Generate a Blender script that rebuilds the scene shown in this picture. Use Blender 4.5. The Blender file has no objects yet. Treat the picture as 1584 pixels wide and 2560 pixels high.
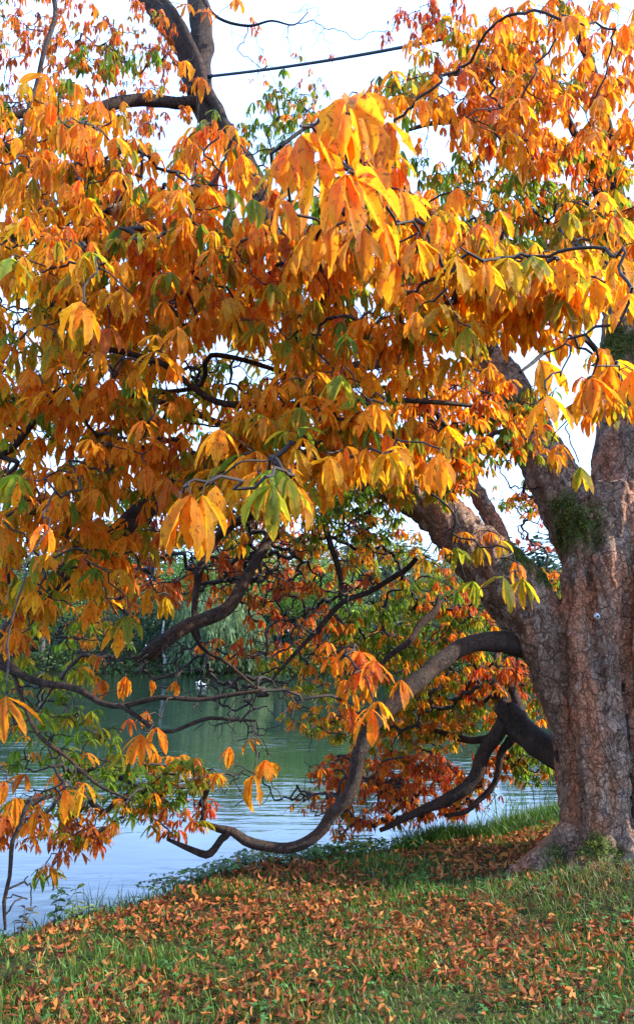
import bpy, math, random
import numpy as np
from mathutils import Vector, noise as mnoise

R = math.radians
rng = np.random.default_rng(7)
random.seed(7)
sc = bpy.context.scene
COL = sc.collection

# ------------------------------------------------------------------ camera
F = 1934.0                       # focal length in photograph pixels (1584 x 2560)
TILT = R(10.5)
EYE = np.array([0.0, 0.0, 1.65])
cam_d = bpy.data.cameras.new('camera')
cam = bpy.data.objects.new('camera', cam_d)
COL.objects.link(cam)
cam.location = EYE
cam.rotation_euler = (R(90) + TILT, 0, 0)
cam_d.sensor_fit = 'VERTICAL'
cam_d.sensor_height = 24.0
cam_d.lens = 24.0 * F / 2560.0
cam_d.clip_start = 0.05
cam_d.clip_end = 3000
sc.camera = cam

# ------------------------------------------------------------------ light
SUN_DIR = Vector((1.0, 0.01, 0.66)).normalized()     # towards the sun
world = bpy.data.worlds.new('World')
sc.world = world
world.use_nodes = True
wn = world.node_tree
wn.nodes.clear()
w_out = wn.nodes.new('ShaderNodeOutputWorld')
w_bg = wn.nodes.new('ShaderNodeBackground')
w_sky = wn.nodes.new('ShaderNodeTexSky')
w_sky.sky_type = 'NISHITA'
w_sky.sun_disc = False
w_sky.sun_elevation = math.asin(SUN_DIR.z)
w_sky.sun_rotation = math.atan2(SUN_DIR.x, SUN_DIR.y)
w_sky.air_density = 1.3
w_sky.dust_density = 0.6
w_sky.ozone_density = 2.0
w_tc = wn.nodes.new('ShaderNodeTexCoord')
w_map = wn.nodes.new('ShaderNodeMapping')
w_map.inputs['Scale'].default_value = (1.6, 1.6, 4.0)
w_no = wn.nodes.new('ShaderNodeTexNoise')
w_no.inputs['Scale'].default_value = 1.7
w_no.inputs['Detail'].default_value = 6
w_no.inputs['Roughness'].default_value = 0.55
w_ramp = wn.nodes.new('ShaderNodeValToRGB')
w_ramp.color_ramp.elements[0].position = 0.40
w_ramp.color_ramp.elements[0].color = (0.45, 0.45, 0.45, 1)
w_ramp.color_ramp.elements[1].position = 0.66
w_ramp.color_ramp.elements[1].color = (0.9, 0.9, 0.9, 1)
w_mix = wn.nodes.new('ShaderNodeMix')
w_mix.data_type = 'RGBA'
w_mix.inputs[7].default_value = (4.8, 7.7, 14.6, 1)
wn.links.new(w_tc.outputs['Generated'], w_map.inputs['Vector'])
wn.links.new(w_map.outputs[0], w_no.inputs['Vector'])
wn.links.new(w_no.outputs['Fac'], w_ramp.inputs[0])
wn.links.new(w_ramp.outputs[0], w_mix.inputs[0])
wn.links.new(w_sky.outputs[0], w_mix.inputs[6])
wn.links.new(w_mix.outputs[2], w_bg.inputs['Color'])
w_bg.inputs['Strength'].default_value = 0.15
wn.links.new(w_bg.outputs[0], w_out.inputs['Surface'])

sun_d = bpy.data.lights.new('sun', 'SUN')
sun_d.energy = 5.0
sun_d.angle = R(0.6)
sun_d.color = (1.0, 0.93, 0.82)
sun = bpy.data.objects.new('sun', sun_d)
COL.objects.link(sun)
sun.rotation_euler = SUN_DIR.to_track_quat('Z', 'Y').to_euler()

sc.view_settings.view_transform = 'Standard'
sc.view_settings.look = 'None'
sc.view_settings.exposure = 1.22
sc.view_settings.gamma = 1.0
sc.render.engine = 'CYCLES'
cy = sc.cycles
cy.max_bounces = 10
cy.diffuse_bounces = 8
cy.glossy_bounces = 3
cy.transmission_bounces = 5
cy.transparent_max_bounces = 6
cy.use_denoising = True
cy.sample_clamp_indirect = 8.0
cy.caustics_reflective = False
cy.caustics_refractive = False


# ------------------------------------------------------------------ projection helpers
CT, ST = math.cos(TILT), math.sin(TILT)


def ray(px, py):
    X = (px - 792.0) / F
    Z = (1280.0 - py) / F
    return X, CT - Z * ST, ST + Z * CT


def P(px, py, d):
    """world point seen at photograph pixel (px, py), d metres ahead"""
    x, y, z = ray(px, py)
    return EYE + np.array([x, y, z]) * (d / y)


def RM(rpx, px, py, d):
    """a radius in pixels turned into metres at that depth"""
    return rpx * (d / ray(px, py)[1]) / F


def G(px, py, z=0.0):
    x, y, zz = ray(px, py)
    t = (z - EYE[2]) / zz
    return EYE + np.array([x, y, zz]) * t


# ------------------------------------------------------------------ object helpers
def tag(o, label=None, cat=None, group=None, kind=None):
    if label: o['label'] = label
    if cat: o['category'] = cat
    if group: o['group'] = group
    if kind: o['kind'] = kind
    return o


def empty(name, loc, parent=None):
    o = bpy.data.objects.new(name, None)
    COL.objects.link(o)
    o.location = loc
    o.empty_display_size = 0.2
    if parent: o.parent = parent
    return o


class MB:
    """collects quads (with colour and uv) and links them as one mesh object"""
    def __init__(s):
        s.v, s.f, s.c, s.u, s.n = [], [], [], [], 0

    def add(s, V, Fq, C=None, U=None):
        V = np.asarray(V, dtype=np.float64).reshape(-1, 3)
        s.v.append(V)
        s.f.append(np.asarray(Fq, dtype=np.int64).reshape(-1, 4) + s.n)
        m = len(V)
        s.c.append(np.ones((m, 3)) if C is None else np.broadcast_to(np.asarray(C, dtype=float), (m, 3)))
        s.u.append(np.zeros((m, 2)) if U is None else np.asarray(U).reshape(-1, 2))
        s.n += m

    def build(s, name, mat, parent=None, origin=None, smooth=True):
        V = np.concatenate(s.v); Fq = np.concatenate(s.f)
        C = np.concatenate(s.c); U = np.concatenate(s.u)
        if origin is not None:
            V = V - np.asarray(origin)
        me = bpy.data.meshes.new(name)
        me.vertices.add(len(V))
        me.vertices.foreach_set('co', V.astype(np.float32).ravel())
        me.loops.add(Fq.size)
        me.loops.foreach_set('vertex_index', Fq.astype(np.int32).ravel())
        me.polygons.add(len(Fq))
        me.polygons.foreach_set('loop_start', np.arange(0, Fq.size, 4, dtype=np.int32))
        me.polygons.foreach_set('use_smooth', np.full(len(Fq), smooth))
        ca = me.color_attributes.new('tint', 'FLOAT_COLOR', 'POINT')
        c4 = np.ones((len(V), 4), dtype=np.float32); c4[:, :3] = C
        ca.data.foreach_set('color', c4.ravel())
        uv = me.uv_layers.new(name='UVMap')
        uv.data.foreach_set('uv', U[Fq.ravel()].astype(np.float32).ravel())
        me.update(calc_edges=True)
        me.validate()
        me.materials.append(mat)
        o = bpy.data.objects.new(name, me)
        COL.objects.link(o)
        if origin is not None and parent is None:
            o.location = origin
        if parent is not None:
            o.parent = parent
        return o


def tube(mb, pts, rad, sides=6, col=(1, 1, 1), cap=False, lump=0.0, seed=0.0):
    pts = np.asarray(pts, dtype=float); rad = np.asarray(rad, dtype=float)
    if cap:
        d0 = pts[0] - pts[1]; d0 /= np.linalg.norm(d0) + 1e-9
        d1 = pts[-1] - pts[-2]; d1 /= np.linalg.norm(d1) + 1e-9
        pts = np.vstack([pts[0] + d0 * rad[0] * .12, pts[0], pts[1:-1], pts[-1], pts[-1] + d1 * rad[-1] * .12])
        rad = np.concatenate([[rad[0] * .02], rad, [rad[-1] * .02]])
    n = len(pts)
    T = np.gradient(pts, axis=0)
    T /= np.linalg.norm(T, axis=1)[:, None] + 1e-9
    ref = np.array([0.13, 0.31, 0.94])
    if abs(T[0] @ ref) > .9: ref = np.array([0.9, .2, .1])
    N = np.zeros_like(T)
    a = np.cross(T[0], ref); N[0] = a / np.linalg.norm(a)
    for i in range(1, n):
        a = N[i - 1] - T[i] * (N[i - 1] @ T[i])
        N[i] = a / (np.linalg.norm(a) + 1e-9)
    B = np.cross(T, N)
    th = np.linspace(0, 2 * math.pi, sides, endpoint=False)
    ring = rad[:, None] * np.ones(sides)[None]
    if lump:
        for i in range(n):
            for j in range(sides):
                q = Vector((pts[i] + N[i] * math.cos(th[j]) * .1 + B[i] * math.sin(th[j]) * .1) * 6 + seed)
                ring[i, j] *= 1 + lump * mnoise.noise(q)
    V = pts[:, None] + ring[..., None] * (np.cos(th)[None, :, None] * N[:, None] + np.sin(th)[None, :, None] * B[:, None])
    i = np.arange(n - 1)[:, None]; j = np.arange(sides)[None]
    j2 = (j + 1) % sides
    Fq = np.stack([i * sides + j, i * sides + j2, (i + 1) * sides + j2, (i + 1) * sides + j], -1)
    L = np.concatenate([[0], np.cumsum(np.linalg.norm(np.diff(pts, axis=0), axis=1))])
    U = np.stack([np.broadcast_to(th[None] / 6.283, (n, sides)), np.broadcast_to(L[:, None], (n, sides))], -1)
    mb.add(V, Fq, col, U)


def smooth_path(ctrl, step=0.05):
    """Catmull-Rom through (x, y, z, r) rows, resampled"""
    C = np.asarray(ctrl, dtype=float)
    Pq = np.vstack([2 * C[0] - C[1], C, 2 * C[-1] - C[-2]])
    out = []
    for i in range(1, len(Pq) - 2):
        p0, p1, p2, p3 = Pq[i - 1:i + 3]
        k = max(2, int(np.linalg.norm((p2 - p1)[:3]) / step))
        t = np.linspace(0, 1, k, endpoint=False)[:, None]
        out.append(.5 * ((2 * p1) + (-p0 + p2) * t + (2 * p0 - 5 * p1 + 4 * p2 - p3) * t ** 2 + (-p0 + 3 * p1 - 3 * p2 + p3) * t ** 3))
    out.append(C[-1:])
    o = np.vstack(out)
    o[:, 3] = np.maximum(o[:, 3], 0.002)
    return o


def px_path(rows, step=0.05):
    """rows of (px, py, depth, radius in px) -> smooth world path"""
    c = []
    for px, py, d, r in rows:
        p = P(px, py, d)
        c.append([*p, RM(r, px, py, d)])
    return smooth_path(c, step)


# ------------------------------------------------------------------ leaflets
def leaflets(hub, az, p0, p1, L, W, fold, twist, ripple, col_a, col_b, rows=7, half=2, yaw=None):
    """vectorised lanceolate leaflets. hub (n,3); az heading; pitch p0 -> p1 along the blade;
    col_a midrib colour, col_b margin colour. returns V, F, C, U"""
    n = len(az)
    s = np.linspace(0, 1, rows)
    pit = p0[:, None] + (p1 - p0)[:, None] * (s[None] ** 0.75)
    hd = az[:, None] + (0 if yaw is None else yaw[:, None] * s[None])
    dx = np.cos(pit) * np.cos(hd); dy = np.cos(pit) * np.sin(hd); dz = np.sin(pit)
    T = np.stack([dx, dy, dz], -1)
    seg = T * (L[:, None, None] / (rows - 1))
    C0 = hub[:, None] + np.concatenate([np.zeros((n, 1, 3)), np.cumsum((seg[:, :-1] + seg[:, 1:]) / 2, axis=1)], 1)
    S = np.stack([-np.sin(hd), np.cos(hd), np.zeros_like(hd)], -1)
    N = np.cross(T, S)
    tw = twist[:, None, None] * (0.4 + 0.6 * s[None, :, None])
    S2 = S * np.cos(tw) + N * np.sin(tw)
    N2 = N * np.cos(tw) - S * np.sin(tw)
    prof = s ** 0.95 * (1 - s) ** 0.78
    prof = prof / prof.max()
    prof[0] = 0.05; prof[-1] = 0.0
    v = np.linspace(-1, 1, 2 * half + 1)
    w = W[:, None, None] * prof[None, :, None] * v[None, None]
    if half > 1:
        ser = 1 + 0.07 * rng.standard_normal((n, rows, 2 * half + 1)) * (np.abs(v) > .9)[None, None]
        w = w * ser
    h = np.abs(w) * fold[:, None, None] + ripple[:, None, None] * W[:, None, None] * np.abs(v)[None, None] ** 1.5 * \
        np.sin(s[None, :, None] * 15 + rng.uniform(0, 6.28, (n, 1, 1)) + v[None, None] * 1.8) * prof[None, :, None]
    V = C0[:, :, None] + S2[:, :, None] * w[..., None] + N2[:, :, None] * h[..., None]
    k = 2 * half + 1
    i = np.arange(rows - 1)[:, None]; j = np.arange(k - 1)[None]
    q = np.stack([i * k + j, i * k + j + 1, (i + 1) * k + j + 1, (i + 1) * k + j], -1).reshape(-1, 4)
    Fq = (np.arange(n)[:, None, None] * rows * k + q[None]).reshape(-1, 4)
    e = np.clip(np.abs(v)[None, None] * 0.75 + (s[None, :, None] - .55) * 0.7 + rng.uniform(-.25, .25, (n, 1, 1)), 0, 1)[..., None]
    C = col_a[:, None, None] * (1 - e) + col_b[:, None, None] * e
    C = C * (1 + 0.10 * rng.standard_normal((n, rows, k, 1)))
    U = np.stack([np.broadcast_to(s[None, :, None], (n, rows, k)) + rng.integers(0, 50, (n, 1, 1)) * 2.0,
                  np.broadcast_to(v[None, None], (n, rows, k))], -1)
    return V.reshape(-1, 3), Fq, np.clip(C, 0.004, 1).reshape(-1, 3), U.reshape(-1, 2)


PAL = {                       # (midrib colour, margin colour)
    'orange': ((0.78, 0.270, 0.018), (0.84, 0.335, 0.018)),
    'amber': ((0.80, 0.345, 0.015), (0.87, 0.410, 0.017)),
    'yellow': ((0.62, 0.400, 0.020), (0.80, 0.390, 0.015)),
    'limeo': ((0.22, 0.300, 0.020), (0.74, 0.340, 0.014)),
    'lime': ((0.20, 0.300, 0.025), (0.50, 0.430, 0.030)),
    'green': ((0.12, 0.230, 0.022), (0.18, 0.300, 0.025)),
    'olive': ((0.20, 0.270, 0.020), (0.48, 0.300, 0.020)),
    'rust': ((0.54, 0.130, 0.022), (0.66, 0.180, 0.024)),
    'red': ((0.50, 0.090, 0.030), (0.55, 0.120, 0.040)),
    'salmon': ((0.58, 0.160, 0.050), (0.66, 0.220, 0.060)),
    'brown': ((0.22, 0.070, 0.022), (0.30, 0.100, 0.030)),
}
MIX = {
    'O': (('orange', .56), ('amber', .18), ('limeo', .07), ('rust', .08), ('green', .06), ('olive', .06), ('lime', .03)),
    'A': (('orange', .40), ('amber', .27), ('yellow', .07), ('limeo', .12), ('lime', .06), ('rust', .04), ('green', .04)),
    'Y': (('amber', .42), ('yellow', .22), ('orange', .18), ('limeo', .12), ('lime', .06)),
    'T': (('orange', .50), ('rust', .22), ('amber', .12), ('olive', .10), ('salmon', .06)),
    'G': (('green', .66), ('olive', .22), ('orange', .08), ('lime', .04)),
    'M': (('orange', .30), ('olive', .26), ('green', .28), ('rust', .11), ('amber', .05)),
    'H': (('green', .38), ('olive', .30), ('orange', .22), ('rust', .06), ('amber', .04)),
    'R': (('rust', .40), ('red', .25), ('orange', .17), ('salmon', .10), ('olive', .08)),
    'F': (('rust', .34), ('salmon', .26), ('orange', .22), ('olive', .12), ('red', .06)),
}


def pick_cols(n, mix, leaf_of):
    """colour pair for each leaflet; leaflets of one leaf share a kind"""
    m = MIX[mix] if mix in MIX else ((mix, 1.0),)
    names = [a for a, _ in m]; wts = np.array([b for _, b in m]); wts = wts / wts.sum()
    k = rng.choice(len(names), size=leaf_of.max() + 1, p=wts)
    A = np.array([PAL[x][0] for x in names]); B = np.array([PAL[x][1] for x in names])
    jit = rng.normal(1, .13, (len(k), 1)) * (1 + rng.normal(0, .05, (len(k), 3)))
    j2 = rng.normal(1, .06, (n, 1))
    return np.clip(A[k][leaf_of] * jit[leaf_of] * j2, .003, .9), np.clip(B[k][leaf_of] * jit[leaf_of] * j2, .003, .9)


def palmate(mb, hubs, head, size, mix, droop=.8, rows=7, half=2, spread=math.pi * 1.5, wide=1.0, stems=None):
    """hubs (m,3): a fan of five to seven leaflets below each hub, facing heading 'head'"""
    m = len(hubs)
    cnt = rng.choice([5, 6, 7], size=m, p=[.62, .23, .15])
    lf = np.repeat(np.arange(m), cnt)
    pos = np.concatenate([np.linspace(-.5, .5, c) for c in cnt])
    az = head[lf] + pos * spread + rng.normal(0, .16, len(lf))
    n = len(lf)
    d = np.clip(droop + rng.normal(0, .13, m), 0, 1.15)[lf] + rng.normal(0, .05, n)
    tl = np.abs(rng.normal(0, .30, m))[lf] * np.cos(az - rng.uniform(0, 6.283, m)[lf])
    p0 = -0.12 - d * 0.78 + tl + rng.normal(0, .14, n)
    p1 = -0.62 - d * 0.92 + tl * .5 + rng.normal(0, .22, n)
    crumple = (rng.uniform(0, 1, m) < .16)[lf]
    sz = size[lf] * (1 - 0.42 * np.abs(pos) * 2 * .6) * rng.normal(1, .08, n)
    ca, cb = pick_cols(n, mix, lf)
    V, Fq, C, U = leaflets(hubs[lf], az, p0, p1, sz, sz * rng.uniform(.095, .135, n) * wide,
                           rng.uniform(-.1, .75, n) + crumple * .5, rng.normal(0, .35, n) * (1 + 1.5 * crumple), rng.uniform(.04, .2, n) * (1 + 1.2 * crumple), ca, cb, rows, half,
                           rng.normal(0, .35, n))
    mb.add(V, Fq, C, U)


# ------------------------------------------------------------------ materials
def new_mat(name):
    m = bpy.data.materials.new(name)
    m.use_nodes = True
    nt = m.node_tree
    nt.nodes.clear()
    return m, nt, nt.nodes, nt.links


def N_(nodes, typ, **kw):
    n = nodes.new(typ)
    for k, v in kw.items():
        if k in n.inputs: n.inputs[k].default_value = v
        else: setattr(n, k, v)
    return n


def leaf_mat(name, trans=0.45, rough=.5, spots=True, veins=True, spec=.22):
    m, nt, nd, lk = new_mat(name)
    out = N_(nd, 'ShaderNodeOutputMaterial')
    at = N_(nd, 'ShaderNodeAttribute', attribute_name='tint')
    uv = N_(nd, 'ShaderNodeUVMap')
    sep = N_(nd, 'ShaderNodeSeparateXYZ')
    lk.new(uv.outputs[0], sep.inputs[0])
    ab = N_(nd, 'ShaderNodeMath', operation='ABSOLUTE'); lk.new(sep.outputs[1], ab.inputs[0])
    col = at.outputs['Color']
    geo = N_(nd, 'ShaderNodeNewGeometry')
    bump_in = None
    if veins:
        a = N_(nd, 'ShaderNodeMath', operation='MULTIPLY_ADD'); a.inputs[1].default_value = -0.20
        lk.new(ab.outputs[0], a.inputs[0]); lk.new(sep.outputs[0], a.inputs[2])
        b = N_(nd, 'ShaderNodeMath', operation='MULTIPLY'); b.inputs[1].default_value = 95.0; lk.new(a.outputs[0], b.inputs[0])
        c = N_(nd, 'ShaderNodeMath', operation='SINE'); lk.new(b.outputs[0], c.inputs[0])
        c2 = N_(nd, 'ShaderNodeMath', operation='ABSOLUTE'); lk.new(c.outputs[0], c2.inputs[0])
        mr = N_(nd, 'ShaderNodeMapRange'); mr.inputs[1].default_value = 0; mr.inputs[2].default_value = .10
        lk.new(ab.outputs[0], mr.inputs[0])       # midrib
        mul = N_(nd, 'ShaderNodeMath', operation='MULTIPLY'); lk.new(c2.outputs[0], mul.inputs[0]); lk.new(mr.outputs[0], mul.inputs[1])
        mx = N_(nd, 'ShaderNodeMix', data_type='RGBA', blend_type='MULTIPLY')
        mr2 = N_(nd, 'ShaderNodeMapRange'); mr2.inputs[1].default_value = 0; mr2.inputs[2].default_value = .5
        mr2.inputs[3].default_value = .65; mr2.inputs[4].default_value = 0
        lk.new(mul.outputs[0], mr2.inputs[0]); lk.new(mr2.outputs[0], mx.inputs[0])
        lk.new(col, mx.inputs[6]); mx.inputs[7].default_value = (.78, .55, .45, 1)
        col = mx.outputs[2]
        bump_in = mul.outputs[0]
    if spots:
        no = N_(nd, 'ShaderNodeTexNoise', Scale=70.0, Detail=4.0)
        lk.new(geo.outputs['Position'], no.inputs['Vector'])
        rp = N_(nd, 'ShaderNodeMapRange'); rp.inputs[1].default_value = .60; rp.inputs[2].default_value = .68; rp.inputs[4].default_value = .75
        ea = N_(nd, 'ShaderNodeMath', operation='POWER'); ea.inputs[1].default_value = 4; lk.new(ab.outputs[0], ea.inputs[0])
        eb = N_(nd, 'ShaderNodeMath', operation='MULTIPLY_ADD'); eb.inputs[1].default_value = .10; lk.new(ea.outputs[0], eb.inputs[0]); lk.new(no.outputs['Fac'], eb.inputs[2])
        lk.new(eb.outputs[0], rp.inputs[0])
        mx2 = N_(nd, 'ShaderNodeMix', data_type='RGBA')
        lk.new(rp.outputs[0], mx2.inputs[0]); lk.new(col, mx2.inputs[6]); mx2.inputs[7].default_value = (.16, .045, .015, 1)
        no2 = N_(nd, 'ShaderNodeTexNoise', Scale=22.0, Detail=3.0)
        lk.new(geo.outputs['Position'], no2.inputs['Vector'])
        hs = N_(nd, 'ShaderNodeHueSaturation')
        r3 = N_(nd, 'ShaderNodeMapRange'); r3.inputs[1].default_value = .3; r3.inputs[2].default_value = .7; r3.inputs[3].default_value = .485; r3.inputs[4].default_value = .515
        lk.new(no2.outputs['Fac'], r3.inputs[0]); lk.new(r3.outputs[0], hs.inputs['Hue']); lk.new(mx2.outputs[2], hs.inputs['Color'])
        col = hs.outputs[0]
    pb = N_(nd, 'ShaderNodeBsdfPrincipled', Roughness=rough)
    pb.inputs['Specular IOR Level'].default_value = spec
    lk.new(col, pb.inputs['Base Color'])
    tr = N_(nd, 'ShaderNodeBsdfTranslucent')
    gm = N_(nd, 'ShaderNodeMix', data_type='RGBA', blend_type='MULTIPLY'); gm.inputs[0].default_value = 1
    lk.new(col, gm.inputs[6]); gm.inputs[7].default_value = (1.2, 1.03, .7, 1)
    lk.new(gm.outputs[2], tr.inputs['Color'])
    if bump_in is not None:
        bp = N_(nd, 'ShaderNodeBump', Strength=.6, Distance=.0025)
        lk.new(bump_in, bp.inputs['Height'])
        lk.new(bp.outputs[0], pb.inputs['Normal'])
    ms = N_(nd, 'ShaderNodeMixShader'); ms.inputs[0].default_value = trans
    lk.new(pb.outputs[0], ms.inputs[1]); lk.new(tr.outputs[0], ms.inputs[2])
    lk.new(ms.outputs[0], out.inputs['Surface'])
    return m


def bark_mat(name, plates=True, c1=(.160, .085, .050), c2=(.38, .235, .150), c3=(.43, .170, .080), lichen=.28, scale=1.0):
    m, nt, nd, lk = new_mat(name)
    out = N_(nd, 'ShaderNodeOutputMaterial')
    geo = N_(nd, 'ShaderNodeNewGeometry')
    # warped coordinates
    nw = N_(nd, 'ShaderNodeTexNoise', Scale=7.0 * scale, Detail=5.0, Roughness=.6)
    lk.new(geo.outputs['Position'], nw.inputs['Vector'])
    add = N_(nd, 'ShaderNodeVectorMath', operation='MULTIPLY_ADD')
    lk.new(nw.outputs['Color'], add.inputs[0]); add.inputs[1].default_value = (.17 / scale,) * 3
    lk.new(geo.outputs['Position'], add.inputs[2])
    mp = N_(nd, 'ShaderNodeMapping'); mp.inputs['Scale'].default_value = (1, 1, .55)
    lk.new(add.outputs[0], mp.inputs[0])
    v1 = N_(nd, 'ShaderNodeTexVoronoi', Scale=15.0 * scale); v1.feature = 'DISTANCE_TO_EDGE'
    v2 = N_(nd, 'ShaderNodeTexVoronoi', Scale=15.0 * scale); v2.feature = 'F1'
    v3 = N_(nd, 'ShaderNodeTexVoronoi', Scale=34.0 * scale); v3.feature = 'DISTANCE_TO_EDGE'
    for v in (v1, v2, v3): lk.new(mp.outputs[0], v.inputs['Vector'])
    dfv = N_(nd, 'ShaderNodeVectorMath', operation='SUBTRACT'); lk.new(v2.outputs['Position'], dfv.inputs[0]); lk.new(mp.outputs[0], dfv.inputs[1])
    dtv = N_(nd, 'ShaderNodeVectorMath', operation='DOT_PRODUCT'); lk.new(dfv.outputs[0], dtv.inputs[0]); dtv.inputs[1].default_value = (3.0 * scale, 0, 16.0 * scale)
    fine = N_(nd, 'ShaderNodeTexNoise', Scale=60.0, Detail=6.0, Roughness=.65)
    mp2 = N_(nd, 'ShaderNodeMapping'); mp2.inputs['Scale'].default_value = (1, 1, .35)
    lk.new(geo.outputs['Position'], mp2.inputs[0]); lk.new(mp2.outputs[0], fine.inputs['Vector'])
    big = N_(nd, 'ShaderNodeTexNoise', Scale=2.6, Detail=3.0)
    mp3 = N_(nd, 'ShaderNodeMapping'); mp3.inputs['Scale'].default_value = (1.6, 1.6, .6)
    lk.new(geo.outputs['Position'], mp3.inputs[0]); lk.new(mp3.outputs[0], big.inputs['Vector'])
    # crack masks
    cr = N_(nd, 'ShaderNodeMapRange'); cr.inputs[1].default_value = 0; cr.inputs[2].default_value = .055
    lk.new(v1.outputs['Distance'], cr.inputs[0])
    cr2 = N_(nd, 'ShaderNodeMapRange'); cr2.inputs[1].default_value = 0; cr2.inputs[2].default_value = .10
    lk.new(v3.outputs['Distance'], cr2.inputs[0])
    sepc = N_(nd, 'ShaderNodeSeparateColor'); lk.new(v2.outputs['Color'], sepc.inputs[0])
    # colour
    a = N_(nd, 'ShaderNodeMix', data_type='RGBA'); lk.new(sepc.outputs[0], a.inputs[0])
    a.inputs[6].default_value = (*c1, 1); a.inputs[7].default_value = (*c2, 1)
    bg = N_(nd, 'ShaderNodeMapRange'); bg.inputs[1].default_value = .48; bg.inputs[2].default_value = .62
    lk.new(big.outputs['Fac'], bg.inputs[0])
    b = N_(nd, 'ShaderNodeMix', data_type='RGBA'); lk.new(bg.outputs[0], b.inputs[0])
    lk.new(a.outputs[2], b.inputs[6]); b.inputs[7].default_value = (*c3, 1)
    li = N_(nd, 'ShaderNodeTexNoise', Scale=9.0, Detail=5.0)
    lk.new(geo.outputs['Position'], li.inputs['Vector'])
    lr = N_(nd, 'ShaderNodeMapRange'); lr.inputs[1].default_value = .55; lr.inputs[2].default_value = .68; lr.inputs[4].default_value = lichen
    lk.new(li.outputs['Fac'], lr.inputs[0])
    l2 = N_(nd, 'ShaderNodeMix', data_type='RGBA'); lk.new(lr.outputs[0], l2.inputs[0])
    lk.new(b.outputs[2], l2.inputs[6]); l2.inputs[7].default_value = (.36, .33, .29, 1)
    dk = N_(nd, 'ShaderNodeMix', data_type='RGBA', blend_type='MULTIPLY'); dk.inputs[0].default_value = 1
    lk.new(l2.outputs[2], dk.inputs[6])
    gr = N_(nd, 'ShaderNodeMapRange'); gr.inputs[3].default_value = .50; gr.inputs[4].default_value = 1.05
    ck = N_(nd, 'ShaderNodeMapRange'); ck.inputs[1].default_value = .46; ck.inputs[2].default_value = .56; ck.inputs[3].default_value = 1; ck.inputs[4].default_value = 0
    st = N_(nd, 'ShaderNodeTexNoise', Scale=7.0, Detail=3.0); mp4 = N_(nd, 'ShaderNodeMapping'); mp4.inputs['Scale'].default_value = (2.2, 2.2, .5)
    lk.new(geo.outputs['Position'], mp4.inputs[0]); lk.new(mp4.outputs[0], st.inputs['Vector'])
    lk.new(st.outputs['Fac'], ck.inputs[0])
    cm = N_(nd, 'ShaderNodeMath', operation='MAXIMUM'); lk.new(cr.outputs[0], cm.inputs[0]); lk.new(ck.outputs[0], cm.inputs[1])
    lk.new(cm.outputs[0], gr.inputs[0])
    fr = N_(nd, 'ShaderNodeMapRange'); fr.inputs[1].default_value = .3; fr.inputs[2].default_value = .7; fr.inputs[3].default_value = .82; fr.inputs[4].default_value = 1.12
    lk.new(fine.outputs['Fac'], fr.inputs[0])
    mm = N_(nd, 'ShaderNodeMath', operation='MULTIPLY'); lk.new(gr.outputs[0], mm.inputs[0]); lk.new(fr.outputs[0], mm.inputs[1])
    cmb = N_(nd, 'ShaderNodeCombineColor')
    for k in range(3): lk.new(mm.outputs[0], cmb.inputs[k])
    lk.new(cmb.outputs[0], dk.inputs[7])
    # moss where the vertex tint says so (stored in the green channel)
    at = N_(nd, 'ShaderNodeAttribute', attribute_name='moss')
    mxm = N_(nd, 'ShaderNodeMath', operation='MULTIPLY_ADD'); mxm.inputs[1].default_value = 2.4
    lk.new(at.outputs['Fac'], mxm.inputs[0])
    msub = N_(nd, 'ShaderNodeMath', operation='MULTIPLY_ADD'); msub.inputs[1].default_value = 2.2; msub.inputs[2].default_value = -2.0
    lk.new(li.outputs['Fac'], msub.inputs[0]); lk.new(msub.outputs[0], mxm.inputs[2])
    mcl = N_(nd, 'ShaderNodeClamp'); lk.new(mxm.outputs[0], mcl.inputs[0])
    mo = N_(nd, 'ShaderNodeMix', data_type='RGBA'); lk.new(mcl.outputs[0], mo.inputs[0])
    lk.new(dk.outputs[2], mo.inputs[6])
    mcol = N_(nd, 'ShaderNodeMix', data_type='RGBA'); lk.new(fine.outputs['Fac'], mcol.inputs[0])
    mcol.inputs[6].default_value = (.03, .045, .012, 1); mcol.inputs[7].default_value = (.13, .15, .03, 1)
    lk.new(mcol.outputs[2], mo.inputs[7])
    # height
    h = N_(nd, 'ShaderNodeMath', operation='MULTIPLY_ADD'); h.inputs[1].default_value = .5
    lk.new(cr.outputs[0], h.inputs[0])
    s2 = N_(nd, 'ShaderNodeMath', operation='MULTIPLY_ADD'); s2.inputs[1].default_value = .7; lk.new(sepc.outputs[1], s2.inputs[0]); lk.new(dtv.outputs['Value'], s2.inputs[2])
    lk.new(s2.outputs[0], h.inputs[2])
    h2 = N_(nd, 'ShaderNodeMath', operation='MULTIPLY_ADD'); h2.inputs[1].default_value = .25
    lk.new(cr2.outputs[0], h2.inputs[0]); lk.new(h.outputs[0], h2.inputs[2])
    h3 = N_(nd, 'ShaderNodeMath', operation='MULTIPLY_ADD'); h3.inputs[1].default_value = .35
    lk.new(fine.outputs['Fac'], h3.inputs[0]); lk.new(h2.outputs[0], h3.inputs[2])
    bp = N_(nd, 'ShaderNodeBump', Strength=1.0, Distance=.055 if plates else .013)
    lk.new(h3.outputs[0], bp.inputs['Height'])
    pb = N_(nd, 'ShaderNodeBsdfPrincipled', Roughness=.85)
    pb.inputs['Specular IOR Level'].default_value = .2
    lk.new(mo.outputs[2], pb.inputs['Base Color']); lk.new(bp.outputs[0], pb.inputs['Normal'])
    lk.new(pb.outputs[0], out.inputs['Surface'])
    return m


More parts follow.
